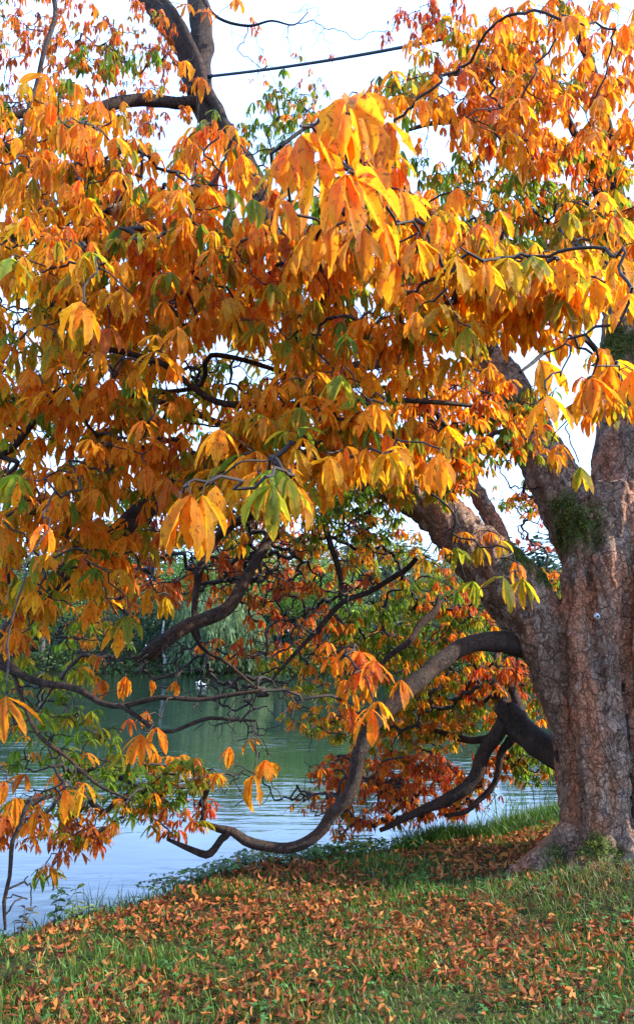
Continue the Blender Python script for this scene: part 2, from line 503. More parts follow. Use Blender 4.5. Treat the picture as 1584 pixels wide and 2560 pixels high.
def plain_mat(name, col, rough=.6, metal=0.0, noise=.0, nscale=20.0, bump=0.0, spec=.4):
    m, nt, nd, lk = new_mat(name)
    out = N_(nd, 'ShaderNodeOutputMaterial')
    pb = N_(nd, 'ShaderNodeBsdfPrincipled', Roughness=rough, Metallic=metal)
    pb.inputs['Specular IOR Level'].default_value = spec
    no = N_(nd, 'ShaderNodeTexNoise', Scale=nscale, Detail=4.0)
    geo = N_(nd, 'ShaderNodeNewGeometry'); lk.new(geo.outputs['Position'], no.inputs['Vector'])
    mr = N_(nd, 'ShaderNodeMapRange'); mr.inputs[1].default_value = .3; mr.inputs[2].default_value = .7
    mr.inputs[3].default_value = 1 - noise; mr.inputs[4].default_value = 1 + noise
    lk.new(no.outputs['Fac'], mr.inputs[0])
    vm = N_(nd, 'ShaderNodeVectorMath', operation='SCALE'); vm.inputs[0].default_value = col
    lk.new(mr.outputs[0], vm.inputs['Scale']); lk.new(vm.outputs[0], pb.inputs['Base Color'])
    if bump:
        bp = N_(nd, 'ShaderNodeBump', Strength=.8, Distance=bump); lk.new(no.outputs['Fac'], bp.inputs['Height'])
        lk.new(bp.outputs[0], pb.inputs['Normal'])
    lk.new(pb.outputs[0], out.inputs['Surface'])
    return m


M_LEAF = leaf_mat('autumn_leaf', .67)
M_LEAF_FAR = leaf_mat('far_leaf', .35, .6, spots=False, veins=False, spec=.15)
M_GRASS = leaf_mat('grass_blade', .35, .5, spots=False, veins=False, spec=.25)
M_LITTER = leaf_mat('dry_leaf', .18, .6, spots=True, veins=True, spec=.2)
M_BARK = bark_mat('plated_bark')
M_LIMB = bark_mat('limb_bark', False, (.032, .020, .013), (.060, .036, .023), (.058, .030, .018), .04, 1.8)
M_TWIG = plain_mat('twig_bark', (.028, .019, .014), .8, noise=.35, nscale=30)
M_TORN = plain_mat('torn_wood', (.30, .20, .13), .85, noise=.4, nscale=60)
M_FARBARK = plain_mat('far_bark', (.09, .075, .06), .9, noise=.3, nscale=3)

# ------------------------------------------------------------------ the setting: ground, lake
WATER_Z = -0.42
_bp = [G(-900, 2560), G(-300, 2385), G(0, 2312), G(180, 2268), G(330, 2245), G(480, 2185), G(620, 2150), G(760, 2128), G(880, 2112),
       G(970, 2106), G(1100, 2092), G(1200, 2073), G(1300, 2058), G(1400, 2030), G(1520, 2000), G(1700, 1970), G(2100, 1930)]
BX = np.array([-400, -60] + [p[0] for p in _bp] + [60, 400]); BY = np.array([_bp[0][1] - 30, _bp[0][1] - 4] + [p[1] for p in _bp] + [_bp[-1][1] + 6, _bp[-1][1] + 20])
FAR_SHORE = 78.0
TB = P(1520, 2130, 6.5)          # the tree's foot


def sstep(t):
    t = np.clip(t, 0, 1)
    return t * t * (3 - 2 * t)


def vnoise(x, y, s, seed):
    """cheap smooth value noise"""
    r = np.random.default_rng(seed)
    tab = r.random((64, 64))
    X = x * s + 17.3; Y = y * s + 5.1
    xi = np.floor(X).astype(int); yi = np.floor(Y).astype(int)
    fx = sstep(X - xi); fy = sstep(Y - yi)
    g = lambda a, b: tab[a % 64, b % 64]
    return (g(xi, yi) * (1 - fx) + g(xi + 1, yi) * fx) * (1 - fy) + (g(xi, yi + 1) * (1 - fx) + g(xi + 1, yi + 1) * fx) * fy


def gz(x, y):
    x = np.asarray(x, float); y = np.asarray(y, float)
    d = y - np.interp(x, BX, BY) + (vnoise(x, y * 0, 2.3, 3) - .5) * .22
    near = 0.05 * (vnoise(x, y, .7, 1) - .5) + 0.035 * (vnoise(x, y, 2.6, 2) - .5)
    r2 = ((x - TB[0] + .15) / .75) ** 2 + ((y - TB[1] + .85) / .40) ** 2
    near = near + 0.13 * np.exp(-r2) + .05 * np.exp(-((x - TB[0]) ** 2 + (y - TB[1]) ** 2) / 1.2)
    z = near - 0.10 * sstep((d + .7) / .7) - 1.0 * sstep((d + .02) / .55) - 1.2 * sstep((d - .6) / 4)
    far = sstep((y - FAR_SHORE + 1.5 + 2.5 * (vnoise(x, y * 0, .08, 9) - .5)) / 3.5)
    return z * (1 - far) + far * (0.35 + 0.6 * sstep((y - FAR_SHORE) / 40))


xs = np.concatenate([np.linspace(-420, -12, 26), np.linspace(-10, -4, 20), np.arange(-3.8, 5.2, .06), np.linspace(5.4, 12, 22), np.linspace(15, 420, 26)])
ys = np.concatenate([np.linspace(-60, 1, 12), np.arange(1.4, 11, .06), np.linspace(11.3, 20, 16), np.linspace(23, 72, 12), np.linspace(74, 84, 22), np.linspace(88, 700, 18)])
XX, YY = np.meshgrid(xs, ys)
ZZ = gz(XX, YY)
mb = MB()
nx, ny = len(xs), len(ys)
i = np.arange(ny - 1)[:, None]; j = np.arange(nx - 1)[None]
mb.add(np.stack([XX, YY, ZZ], -1), np.stack([i * nx + j, i * nx + j + 1, (i + 1) * nx + j + 1, (i + 1) * nx + j], -1))
m, nt, nd, lk = new_mat('lawn_soil')
out = N_(nd, 'ShaderNodeOutputMaterial'); pb = N_(nd, 'ShaderNodeBsdfPrincipled', Roughness=.95)
pb.inputs['Specular IOR Level'].default_value = .1
geo = N_(nd, 'ShaderNodeNewGeometry')
n1 = N_(nd, 'ShaderNodeTexNoise', Scale=3.0, Detail=6.0); n2 = N_(nd, 'ShaderNodeTexNoise', Scale=45.0, Detail=5.0)
lk.new(geo.outputs['Position'], n1.inputs['Vector']); lk.new(geo.outputs['Position'], n2.inputs['Vector'])
r1 = N_(nd, 'ShaderNodeMapRange'); r1.inputs[1].default_value = .4; r1.inputs[2].default_value = .6; lk.new(n1.outputs['Fac'], r1.inputs[0])
x1 = N_(nd, 'ShaderNodeMix', data_type='RGBA'); lk.new(r1.outputs[0], x1.inputs[0])
x1.inputs[6].default_value = (.035, .026, .012, 1); x1.inputs[7].default_value = (.022, .045, .008, 1)
x2 = N_(nd, 'ShaderNodeMix', data_type='RGBA'); lk.new(n2.outputs['Fac'], x2.inputs[0])
lk.new(x1.outputs[2], x2.inputs[6]); x2.inputs[7].default_value = (.05, .04, .014, 1)
bp = N_(nd, 'ShaderNodeBump', Strength=1.0, Distance=.02); lk.new(n2.outputs['Fac'], bp.inputs['Height'])
lk.new(x2.outputs[2], pb.inputs['Base Color']); lk.new(bp.outputs[0], pb.inputs['Normal']); lk.new(pb.outputs[0], out.inputs['Surface'])
tag(mb.build('ground', m), kind='structure', label='lakeside ground sloping down into the water')

# lake
mb = MB()
wx = np.array([-420, -120, -40, -10, 0, 10, 40, 120, 420.]); wy = np.array([-50, 0, 4, 12, 30, 60, 84.])
WX, WY = np.meshgrid(wx, wy)
i = np.arange(len(wy) - 1)[:, None]; j = np.arange(len(wx) - 1)[None]; nx = len(wx)
mb.add(np.stack([WX, WY, np.full_like(WX, WATER_Z)], -1), np.stack([i * nx + j, i * nx + j + 1, (i + 1) * nx + j + 1, (i + 1) * nx + j], -1))
m, nt, nd, lk = new_mat('lake_water')
out = N_(nd, 'ShaderNodeOutputMaterial')
pb = N_(nd, 'ShaderNodeBsdfPrincipled', Roughness=.04)
pb.inputs['Base Color'].default_value = (.014, .028, .018, 1)
pb.inputs['IOR'].default_value = 1.35
pb.inputs['Specular IOR Level'].default_value = .55
geo = N_(nd, 'ShaderNodeNewGeometry')
mp = N_(nd, 'ShaderNodeMapping'); mp.inputs['Scale'].default_value = (.55, 1.7, 1); mp.inputs['Rotation'].default_value = (0, 0, R(8))
lk.new(geo.outputs['Position'], mp.inputs[0])
na = N_(nd, 'ShaderNodeTexNoise', Scale=2.2, Detail=3.0, Roughness=.5, Distortion=.4)
nb = N_(nd, 'ShaderNodeTexNoise', Scale=.35, Detail=2.0)
lk.new(mp.outputs[0], na.inputs['Vector']); lk.new(geo.outputs['Position'], nb.inputs['Vector'])
hb = N_(nd, 'ShaderNodeMapRange'); hb.inputs[1].default_value = .35; hb.inputs[2].default_value = .7; hb.inputs[3].default_value = .15; hb.inputs[4].default_value = 1.2
lk.new(nb.outputs['Fac'], hb.inputs[0])
hm = N_(nd, 'ShaderNodeMath', operation='MULTIPLY'); lk.new(na.outputs['Fac'], hm.inputs[0]); lk.new(hb.outputs[0], hm.inputs[1])
bp = N_(nd, 'ShaderNodeBump', Strength=.38, Distance=.035); lk.new(hm.outputs[0], bp.inputs['Height'])
lk.new(bp.outputs[0], pb.inputs['Normal']); lk.new(pb.outputs[0], out.inputs['Surface'])
tag(mb.build('lake_water', m), kind='structure', label='rippled lake reflecting the sky and the far trees')

# ------------------------------------------------------------------ the big tree
tree = empty('buckeye_tree', (TB[0], TB[1], 0.0))
tag(tree, 'huge orange leaved buckeye tree leaning over the lake from its thick scaly trunk', 'tree')
ORG = np.array([TB[0], TB[1], 0.0])

LIMBS = {}          # name -> smooth paths (n,4)
trunk_rows = [
    # fused left stem, from the foot up to where it leans out over the lake
    [(1500, 2160, 6.45, 92), (1478, 2060, 6.45, 74), (1462, 1950, 6.5, 66), (1440, 1830, 6.5, 66), (1412, 1720, 6.5, 70), (1376, 1625, 6.5, 76), (1322, 1533, 6.5, 80),
     (1260, 1452, 6.5, 79), (1195, 1385, 6.5, 72), (1130, 1318, 6.55, 61), (1060, 1255, 6.6, 50), (985, 1215, 6.7, 44), (905, 1185, 6.8, 38)],
    # main right stem
    [(1610, 2200, 6.65, 120), (1590, 2080, 6.65, 118), (1580, 1900, 6.7, 118), (1570, 1700, 6.7, 126), (1560, 1520, 6.7, 124), (1560, 1350, 6.7, 112),
     (1575, 1200, 6.75, 96), (1580, 1050, 6.8, 82), (1580, 900, 6.9, 74), (1575, 760, 7.0, 64), (1565, 620, 7.1, 52), (1550, 520, 7.2, 40)],
    # front ridge
    [(1508, 2130, 6.15, 40), (1498, 2000, 6.15, 42), (1480, 1850, 6.15, 42), (1462, 1700, 6.2, 40), (1445, 1580, 6.25, 40), (1440, 1470, 6.3, 36), (1450, 1380, 6.35, 40), (1475, 1290, 6.4, 50)],
    # second ridge, red bark
    [(1548, 2180, 6.1, 52), (1540, 2080, 6.1, 40), (1530, 1950, 6.15, 40), (1520, 1800, 6.15, 38), (1512, 1650, 6.2, 40), (1515, 1500, 6.2, 44), (1525, 1350, 6.3, 50), (1540, 1220, 6.4, 55)],
    [(1660, 2200, 6.15, 70), (1645, 2000, 6.2, 66), (1630, 1800, 6.2, 70), (1620, 1500, 6.25, 66), (1615, 1250, 6.4, 60)],
    # mossy limb leaving to the upper left
    [(1480, 1400, 6.7, 70), (1440, 1300, 6.75, 72), (1395, 1215, 6.8, 64), (1345, 1120, 6.8, 54), (1305, 1030, 6.85, 46), (1268, 955, 6.9, 42), (1225, 900, 7.0, 38)],
    # root running out to the left
    [(1500, 2040, 6.4, 70), (1440, 2090, 6.35, 52), (1390, 2130, 6.3, 40), (1340, 2165, 6.25, 32), (1285, 2190, 6.2, 24), (1220, 2215, 6.1, 12)],
    [(1540, 2100, 6.2, 60), (1500, 2160, 6.0, 52), (1450, 2200, 5.9, 36)],
    [(1600, 2090, 6.2, 60), (1590, 2160, 5.95, 56), (1585, 2220, 5.8, 40)],
    # lit side branch standing up from the left stem
    [(1260, 1420, 6.6, 34), (1245, 1345, 6.6, 24), (1215, 1270, 6.65, 20), (1180, 1215, 6.7, 17), (1150, 1160, 6.8, 14), (1100, 1090, 6.9, 12)],
]
tmb = MB()
tpaths = []
for k, rows in enumerate(trunk_rows):
    p = px_path(rows, .06)
    tpaths.append(p)
    tube(tmb, p[:, :3], p[:, 3], 16, cap=True)
tmp = tmb.build('trunk_raw', M_BARK)
rm = tmp.modifiers.new('r', 'REMESH'); rm.mode = 'VOXEL'; rm.voxel_size = .0155
smm = tmp.modifiers.new('s', 'SMOOTH'); smm.factor = .5; smm.iterations = 4
dg = bpy.context.evaluated_depsgraph_get()
tme = bpy.data.meshes.new_from_object(tmp.evaluated_get(dg))
bpy.data.objects.remove(tmp)
nv = len(tme.vertices)
co = np.empty(nv * 3, dtype=np.float32); tme.vertices.foreach_get('co', co); co = co.reshape(-1, 3).astype(float)
no = np.empty(nv * 3, dtype=np.float32); tme.vertices.foreach_get('normal', no); no = no.reshape(-1, 3).astype(float)
MOSS = [(P(1440, 1330, 6.45), .34, 1.1), (P(1400, 1260, 6.5), .25, .8), (P(1440, 1420, 6.45), .16, .8), (P(1285, 1400, 6.4), .26, .9), (P(1345, 1450, 6.4), .16, 1.0),
        (P(1545, 870, 6.8), .35, .9), (P(1290, 1010, 6.7), .3, .7), (P(1480, 2120, 5.95), .18, 1.0), (P(1540, 2135, 5.9), .12, .7), (P(1385, 2140, 6.2), .16, .75), (P(1268, 1780, 6.9), .1, .7)]
moss = np.zeros(nv)
for c, r, a in MOSS:
    moss = np.maximum(moss, a * np.exp(-(((co - c) / r) ** 2).sum(1)))
disp = np.empty(nv)
for k in range(nv):
    q = co[k]
    w = mnoise.noise(Vector((q[0] * 5, q[1] * 5, q[2] * 2.5)))
    d, _ = mnoise.voronoi(Vector((q[0] * 9 + w * .9, q[1] * 9 + w * .6, q[2] * 4.2 + w)))
    e = min(1.0, (d[1] - d[0]) * 4.5)
    disp[k] = .020 * w + .016 * (e - .6) + .005 * mnoise.noise(Vector((q[0] * 24, q[1] * 24, q[2] * 11))) + .040 * (.35 - abs(mnoise.noise(Vector((q[0] * 9 + w * .3, q[1] * 9, q[2] * .8)))) * 1.6)
    if moss[k] > .4: disp[k] += .018 * (moss[k] - .3) * (1 + mnoise.noise(Vector(q * 35)))
rad_guard = np.clip(np.min([np.min(np.linalg.norm(co[::1, None] - tpaths[t][None, ::4, :3], axis=2), axis=1) if False else np.full(nv, 1.) for t in range(1)], axis=0), 0, 1)
co = co + no * disp[:, None]
co = co - ORG
tme.vertices.foreach_set('co', co.astype(np.float32).ravel())
ma = tme.attributes.new('moss', 'FLOAT', 'POINT'); ma.data.foreach_set('value', moss.astype(np.float32))
tme.polygons.foreach_set('use_smooth', np.full(len(tme.polygons), True))
tme.update()
tme.materials.clear(); tme.materials.append(M_BARK)
tme.name = 'trunk'
trunk = bpy.data.objects.new('trunk', tme)
COL.objects.link(trunk); trunk.parent = tree

# moss tufts on the trunk
mb = MB()
n = 5200
ids = rng.choice(nv, n, p=np.clip(moss - .35, 0, 1) ** 1.3 / (np.clip(moss - .35, 0, 1) ** 1.3).sum())
nn = no[ids] + rng.normal(0, .5, (n, 3)) + np.array([0, 0, -.2])
nn /= np.linalg.norm(nn, axis=1)[:, None]
az = np.arctan2(nn[:, 1], nn[:, 0]); pt = np.arcsin(np.clip(nn[:, 2], -1, 1))
ca = np.array([.10, .14, .02])[None] * rng.uniform(.4, 1.9, (n, 1)); cb = np.array([.24, .27, .035])[None] * rng.uniform(.5, 1.4, (n, 1))
L = rng.uniform(.014, .045, n)
V, Fq, C, U = leaflets(co[ids] - no[ids] * .004, az, pt, pt - rng.uniform(.2, 1.2, n), L, L * .16, np.zeros(n), np.zeros(n), np.zeros(n), ca, cb, 3, 1)
mb.add(V, Fq, C, U)
mo = mb.build('moss', M_GRASS, trunk)

# limbs as separate parts: (rows, moss label)
limb_rows = [
    # long leaning limb up to the top left
    [(905, 1185, 6.8, 38), (855, 1120, 6.9, 38), (815, 1030, 7.0, 37), (775, 900, 7.1, 36), (735, 770, 7.2, 35), (700, 650, 7.3, 35), (668, 570, 7.4, 33), (630, 455, 7.5, 32),
     (585, 370, 7.6, 31), (528, 300, 7.7, 34), (495, 220, 7.8, 32), (470, 150, 7.9, 27), (440, 90, 8.0, 26), (405, 40, 8.1, 25), (350, -30, 8.2, 22), (290, -120, 8.3, 18)],
    [(500, 240, 7.75, 28), (502, 180, 7.75, 30), (505, 110, 7.75, 29), (500, 40, 7.8, 27), (488, -40, 7.9, 25), (480, -160, 8.0, 22)],
    [(590, 390, 7.5, 14), (560, 300, 7.5, 14), (520, 230, 7.55, 13), (480, 120, 7.6, 12), (440, 40, 7.6, 11), (395, -20, 7.7, 9), (340, -80, 7.7, 7)],
    [(490, 262, 7.7, 17), (440, 258, 7.6, 15), (390, 248, 7.5, 15), (330, 250, 7.4, 15), (270, 262, 7.3, 14), (190, 275, 7.2, 12), (90, 280, 7.1, 10), (-40, 315, 7.0, 8)],
    # upper right limb
    [(1560, 640, 7.0, 34), (1545, 570, 6.8, 26), (1505, 500, 6.5, 19), (1478, 430, 6.3, 17), (1430, 380, 6.1, 16), (1375, 358, 6.0, 14), (1310, 345, 5.9, 12), (1250, 325, 5.8, 11), (1180, 300, 5.7, 9),
     (1100, 305, 5.6, 7), (1020, 325, 5.5, 4)],
    [(1560, 600, 7.0, 24), (1530, 420, 6.6, 18), (1500, 260, 6.3, 14), (1460, 120, 6.1, 11), (1400, 20, 6.0, 8), (1340, -60, 5.9, 5)],
    [(1505, 500, 6.5, 9), (1420, 300, 6.2, 9), (1340, 200, 6.0, 8), (1230, 170, 5.8, 6), (1120, 190, 5.6, 4)],
    # mossy limb continues behind the leaves
    [(1225, 900, 7.0, 36), (1160, 830, 7.0, 30), (1080, 740, 6.9, 26), (1000, 640, 6.8, 22), (930, 520, 6.7, 18), (880, 420, 6.6, 13), (840, 330, 6.5, 8)],
    [(1100, 1090, 6.9, 12), (1050, 1010, 6.7, 14), (980, 900, 6.2, 15), (900, 830, 5.4, 14), (840, 760, 4.6, 12), (800, 690, 3.9, 10), (800, 560, 3.2, 8), (830, 430, 2.6, 6), (865, 330, 2.1, 4)],
    # thick shaded limb to the left, its end comes down to the water
    [(860, 1120, 6.9, 28), (780, 1090, 6.4, 28), (700, 1075, 6.0, 27), (600, 1090, 5.6, 27), (500, 1160, 5.3, 27), (400, 1240, 5.1, 27), (300, 1330, 5.0, 27), (220, 1395, 4.9, 27), (150, 1450, 4.8, 28),
     (80, 1515, 4.8, 29), (25, 1580, 4.8, 28), (5, 1640, 4.8, 22), (45, 1680, 4.75, 11), (110, 1708, 4.7, 9), (190, 1722, 4.6, 8), (255, 1757, 4.5, 7), (310, 1762, 4.45, 6.5), (400, 1744, 4.4, 6),
     (500, 1750, 4.4, 5.5), (570, 1738, 4.4, 5), (655, 1725, 4.4, 4)],
    [(300, 1762, 4.45, 7), (345, 1795, 4.4, 6), (385, 1825, 4.4, 5), (430, 1828, 4.4, 5), (480, 1808, 4.4, 5), (525, 1795, 4.4, 5), (585, 1800, 4.4, 4), (640, 1802, 4.4, 3)],
    # snapped limb with the pale broken end
    [(880, 1120, 6.8, 20), (790, 1130, 6.5, 20), (725, 1200, 6.3, 14), (695, 1275, 6.2, 12), (672, 1340, 6.1, 12), (640, 1400, 6.0, 13), (605, 1465, 5.9, 15), (565, 1520, 5.8, 17), (500, 1555, 5.7, 17),
     (440, 1582, 5.6, 18), (395, 1612, 5.5, 19), (364, 1640, 5.5, 18)],
    # arching limb down to the water
    [(1330, 1622, 6.62, 34), (1298, 1613, 6.50, 31), (1258, 1607, 6.38, 27), (1205, 1606, 6.3, 24), (1150, 1618, 6.2, 22), (1100, 1648, 6.1, 21), (1052, 1692, 6.0, 20), (1005, 1742, 5.9, 20), (960, 1780, 5.85, 19), (922, 1828, 5.8, 18), (898, 1890, 5.75, 18), (888, 1950, 5.75, 17), (868, 1995, 5.7, 17), (835, 2030, 5.7, 15), (812, 2068, 5.7, 14), (775, 2100, 5.7, 13.5),
     (720, 2122, 5.7, 13), (660, 2118, 5.7, 12), (610, 2102, 5.7, 12.5), (580, 2080, 5.7, 11), (545, 2070, 5.7, 9), (515, 2060, 5.7, 6), (488, 2058, 5.7, 4)],
    [(572, 2078, 5.7, 11), (550, 2095, 5.7, 9), (532, 2120, 5.7, 9), (512, 2134, 5.7, 10), (480, 2124, 5.7, 8), (445, 2110, 5.7, 6), (418, 2098, 5.7, 4)],
    # drooping pair behind the low knob
    [(1440, 1890, 6.5, 50), (1400, 1882, 6.7, 42), (1345, 1860, 6.85, 35), (1300, 1825, 7.0, 33), (1275, 1790, 7.05, 30), (1262, 1772, 7.05, 26), (1258, 1764, 7.05, 14)],
    [(1262, 1800, 7.05, 20), (1235, 1838, 7.1, 18), (1208, 1880, 7.2, 18), (1192, 1930, 7.2, 17), (1165, 1972, 7.2, 16), (1115, 2002, 7.2, 14), (1060, 2022, 7.25, 11), (1010, 2045, 7.3, 8), (950, 2075, 7.4, 6)],
    [(1275, 1850, 7.1, 12), (1250, 1880, 7.2, 9), (1242, 1940, 7.2, 8), (1225, 1975, 7.2, 8), (1195, 2000, 7.2, 7), (1165, 2028, 7.2, 6), (1110, 2040, 7.3, 4)],
    [(1262, 1812, 7.05, 14), (1215, 1845, 7.4, 10), (1170, 1850, 7.7, 9), (1100, 1830, 8.0, 6), (1040, 1815, 8.2, 4)],
    [(1275, 1785, 7.1, 20), (1240, 1720, 7.6, 13), (1190, 1660, 8.1, 10), (1150, 1590, 8.5, 8), (1140, 1500, 8.8, 6)],
    [(1300, 1800, 7.1, 14), (1270, 1700, 7.7, 9), (1240, 1640, 8.3, 7), (1290, 1580, 8.8, 5)],
    # thin middle branches
    [(1100, 1490, 7.4, 8), (1085, 1530, 7.3, 9), (1050, 1560, 7.2, 9), (1025, 1600, 7.1, 8), (985, 1630, 7.0, 7), (930, 1680, 6.9, 5)],
    [(1040, 1395, 6.9, 7), (1010, 1425, 6.9, 7), (985, 1440, 6.9, 7), (920, 1480, 6.9, 7), (855, 1505, 6.8, 7), (800, 1570, 6.8, 7), (740, 1630, 6.7, 5), (680, 1700, 6.6, 3)],
    [(810, 1140, 6.7, 9), (805, 1250, 6.6, 8), (820, 1340, 6.6, 8), (850, 1440, 6.6, 7), (850, 1500, 6.6, 5)],
    [(1180, 1015, 4.6, 5), (1010, 1000, 4.4, 7), (860, 1005, 4.2, 9), (700, 1010, 4.1, 9), (615, 1010, 4.0, 9), (535, 1000, 4.0, 8.5), (456, 948, 3.9, 8.5), (409, 912, 3.8, 8), (314, 882, 3.7, 7.5), (241, 864, 3.6, 7.5), (200, 825, 3.6, 7), (168, 787, 3.5, 6), (110, 742, 3.5, 4)],
    [(860, 1000, 4.2, 6), (760, 960, 4.2, 6), (700, 930, 4.2, 6), (530, 885, 4.3, 7), (505, 960, 4.4, 6), (400, 980, 4.4, 6), (270, 980, 4.5, 6)],
    [(700, 1080, 6.0, 9), (560, 1060, 5.2, 9), (420, 1010, 4.6, 8), (300, 985, 4.3, 7), (150, 975, 4.1, 7), (80, 1060, 3.9, 8), (25, 1125, 3.8, 8), (-30, 1150, 3.7, 6)],
    [(735, 770, 7.2, 20), (600, 700, 6.4, 17), (450, 600, 5.6, 17), (280, 520, 5.0, 16), (130, 440, 4.6, 15), (40, 380, 4.4, 13), (-40, 350, 4.3, 10)],
    [(130, 500, 4.7, 14), (80, 560, 4.6, 13), (20, 610, 4.5, 10), (-40, 660, 4.4, 6)],
    [(1560, 760, 7.0, 14), (1480, 700, 6.2, 12), (1400, 665, 5.4, 10), (1300, 690, 4.6, 9), (1200, 740, 4.0, 8), (1100, 760, 3.6, 5)],
    [(1585, 900, 6.9, 12), (1520, 905, 6.6, 9), (1460, 850, 6.2, 7), (1390, 862, 5.6, 6), (1300, 930, 4.8, 4.5)],
    [(1060, 840, 5.8, 14), (1010, 870, 5.4, 14), (940, 910, 5.0, 14), (870, 925, 4.6, 12), (840, 1000, 4.2, 8), (820, 1080, 3.8, 5), (760, 1130, 3.2, 4)],
    [(500, -20, 7.6, 6), (540, 42, 7.4, 4), (620, 66, 7.4, 3.4), (680, 52, 7.4, 2.6), (735, 62, 7.4, 2), (770, 30, 7.4, 1.2)],
    [(130, -30, 4.8, 7), (140, 40, 4.8, 6), (110, 130, 4.7, 6), (90, 220, 4.7, 5), (60, 300, 4.6, 3), (50, 380, 4.6, 2)],
    [(130, 1990, 4.4, 6), (70, 2010, 4.3, 6), (55, 2060, 4.3, 6), (31, 2103, 4.3, 6), (24, 2192, 4.3, 5), (10, 2255, 4.3, 5), (14, 2325, 4.3, 3)],
    [(20, 1640, 4.8, 7), (55, 1750, 4.7, 5), (100, 1840, 4.6, 5), (165, 1890, 4.6, 4.5), (250, 1965, 4.6, 4), (330, 2000, 4.6, 2.5)],
    [(470, 1545, 5.7, 7), (505, 1620, 5.8, 5), (570, 1660, 5.8, 4), (640, 1720, 5.8, 3)],
    [(670, 1260, 6.2, 12), (560, 1330, 6.2, 11), (500, 1420, 6.1, 10), (490, 1470, 6.1, 9), (485, 1540, 6.0, 7), (500, 1600, 6.0, 4)],
]
NODES = []
SNAP = 11
for k, rows in enumerate(limb_rows):
    p = px_path(rows, .05)
    for t in range(1, len(p) - 1):                # small natural crookedness
        q = Vector(p[t, :3] * 2.3 + k)
        p[t, :3] += np.array(mnoise.noise_vector(q)) * min(.03, p[t, 3] * .6)
    mb = MB()
    sd = 14 if p[:, 3].max() > .06 else (10 if p[:, 3].max() > .03 else 7)
    tube(mb, p[:, :3], p[:, 3], sd, cap=True, lump=.22 if sd > 7 else 0, seed=k)
    if k == SNAP:                                  # torn slivers on the broken end
        e = p[-1, :3]; dr = e - p[-6, :3]; dr /= np.linalg.norm(dr)
        for t in range(9):
            o = np.cross(dr, rng.normal(0, 1, 3)); o = o / np.linalg.norm(o) * p[-1, 3] * rng.uniform(.3, .9)
            tube(mb, [e + o - dr * .05, e + o * 1.02 + dr * rng.uniform(.01, .05), e + o + dr * rng.uniform(.05, .10)], [.012, .009, .002], 5)
    lo = mb.build('limb', M_LIMB, tree, ORG)
    if k == SNAP:
        tw_ = MB()
        for t in range(12):
            o = np.cross(dr, rng.normal(0, 1, 3)); o = o / np.linalg.norm(o) * p[-1, 3] * rng.uniform(.2, 1.02)
            tube(tw_, [e + o - dr * .22, e + o * 1.03 - dr * .05, e + o * .9 + dr * rng.uniform(.01, .06)], [.004, .010, .003], 5)
        tw_.build('torn_wood', M_TORN, lo, ORG)
    if k == SNAP: lo['label'] = 'snapped limb with a pale torn end above the lake'
    if k == 12: lo['label'] = 'bare arching limb that dips to the water and curls up at its tip'
    if k == 0: lo['label'] = 'long limb leaning up to the sky beside the cable'
    ma = lo.data.attributes.new('moss', 'FLOAT', 'POINT')
    NODES.append(p[::2, :3])
for p in tpaths[5:6] + tpaths[-1:]:
    NODES.append(p[::3, :3])

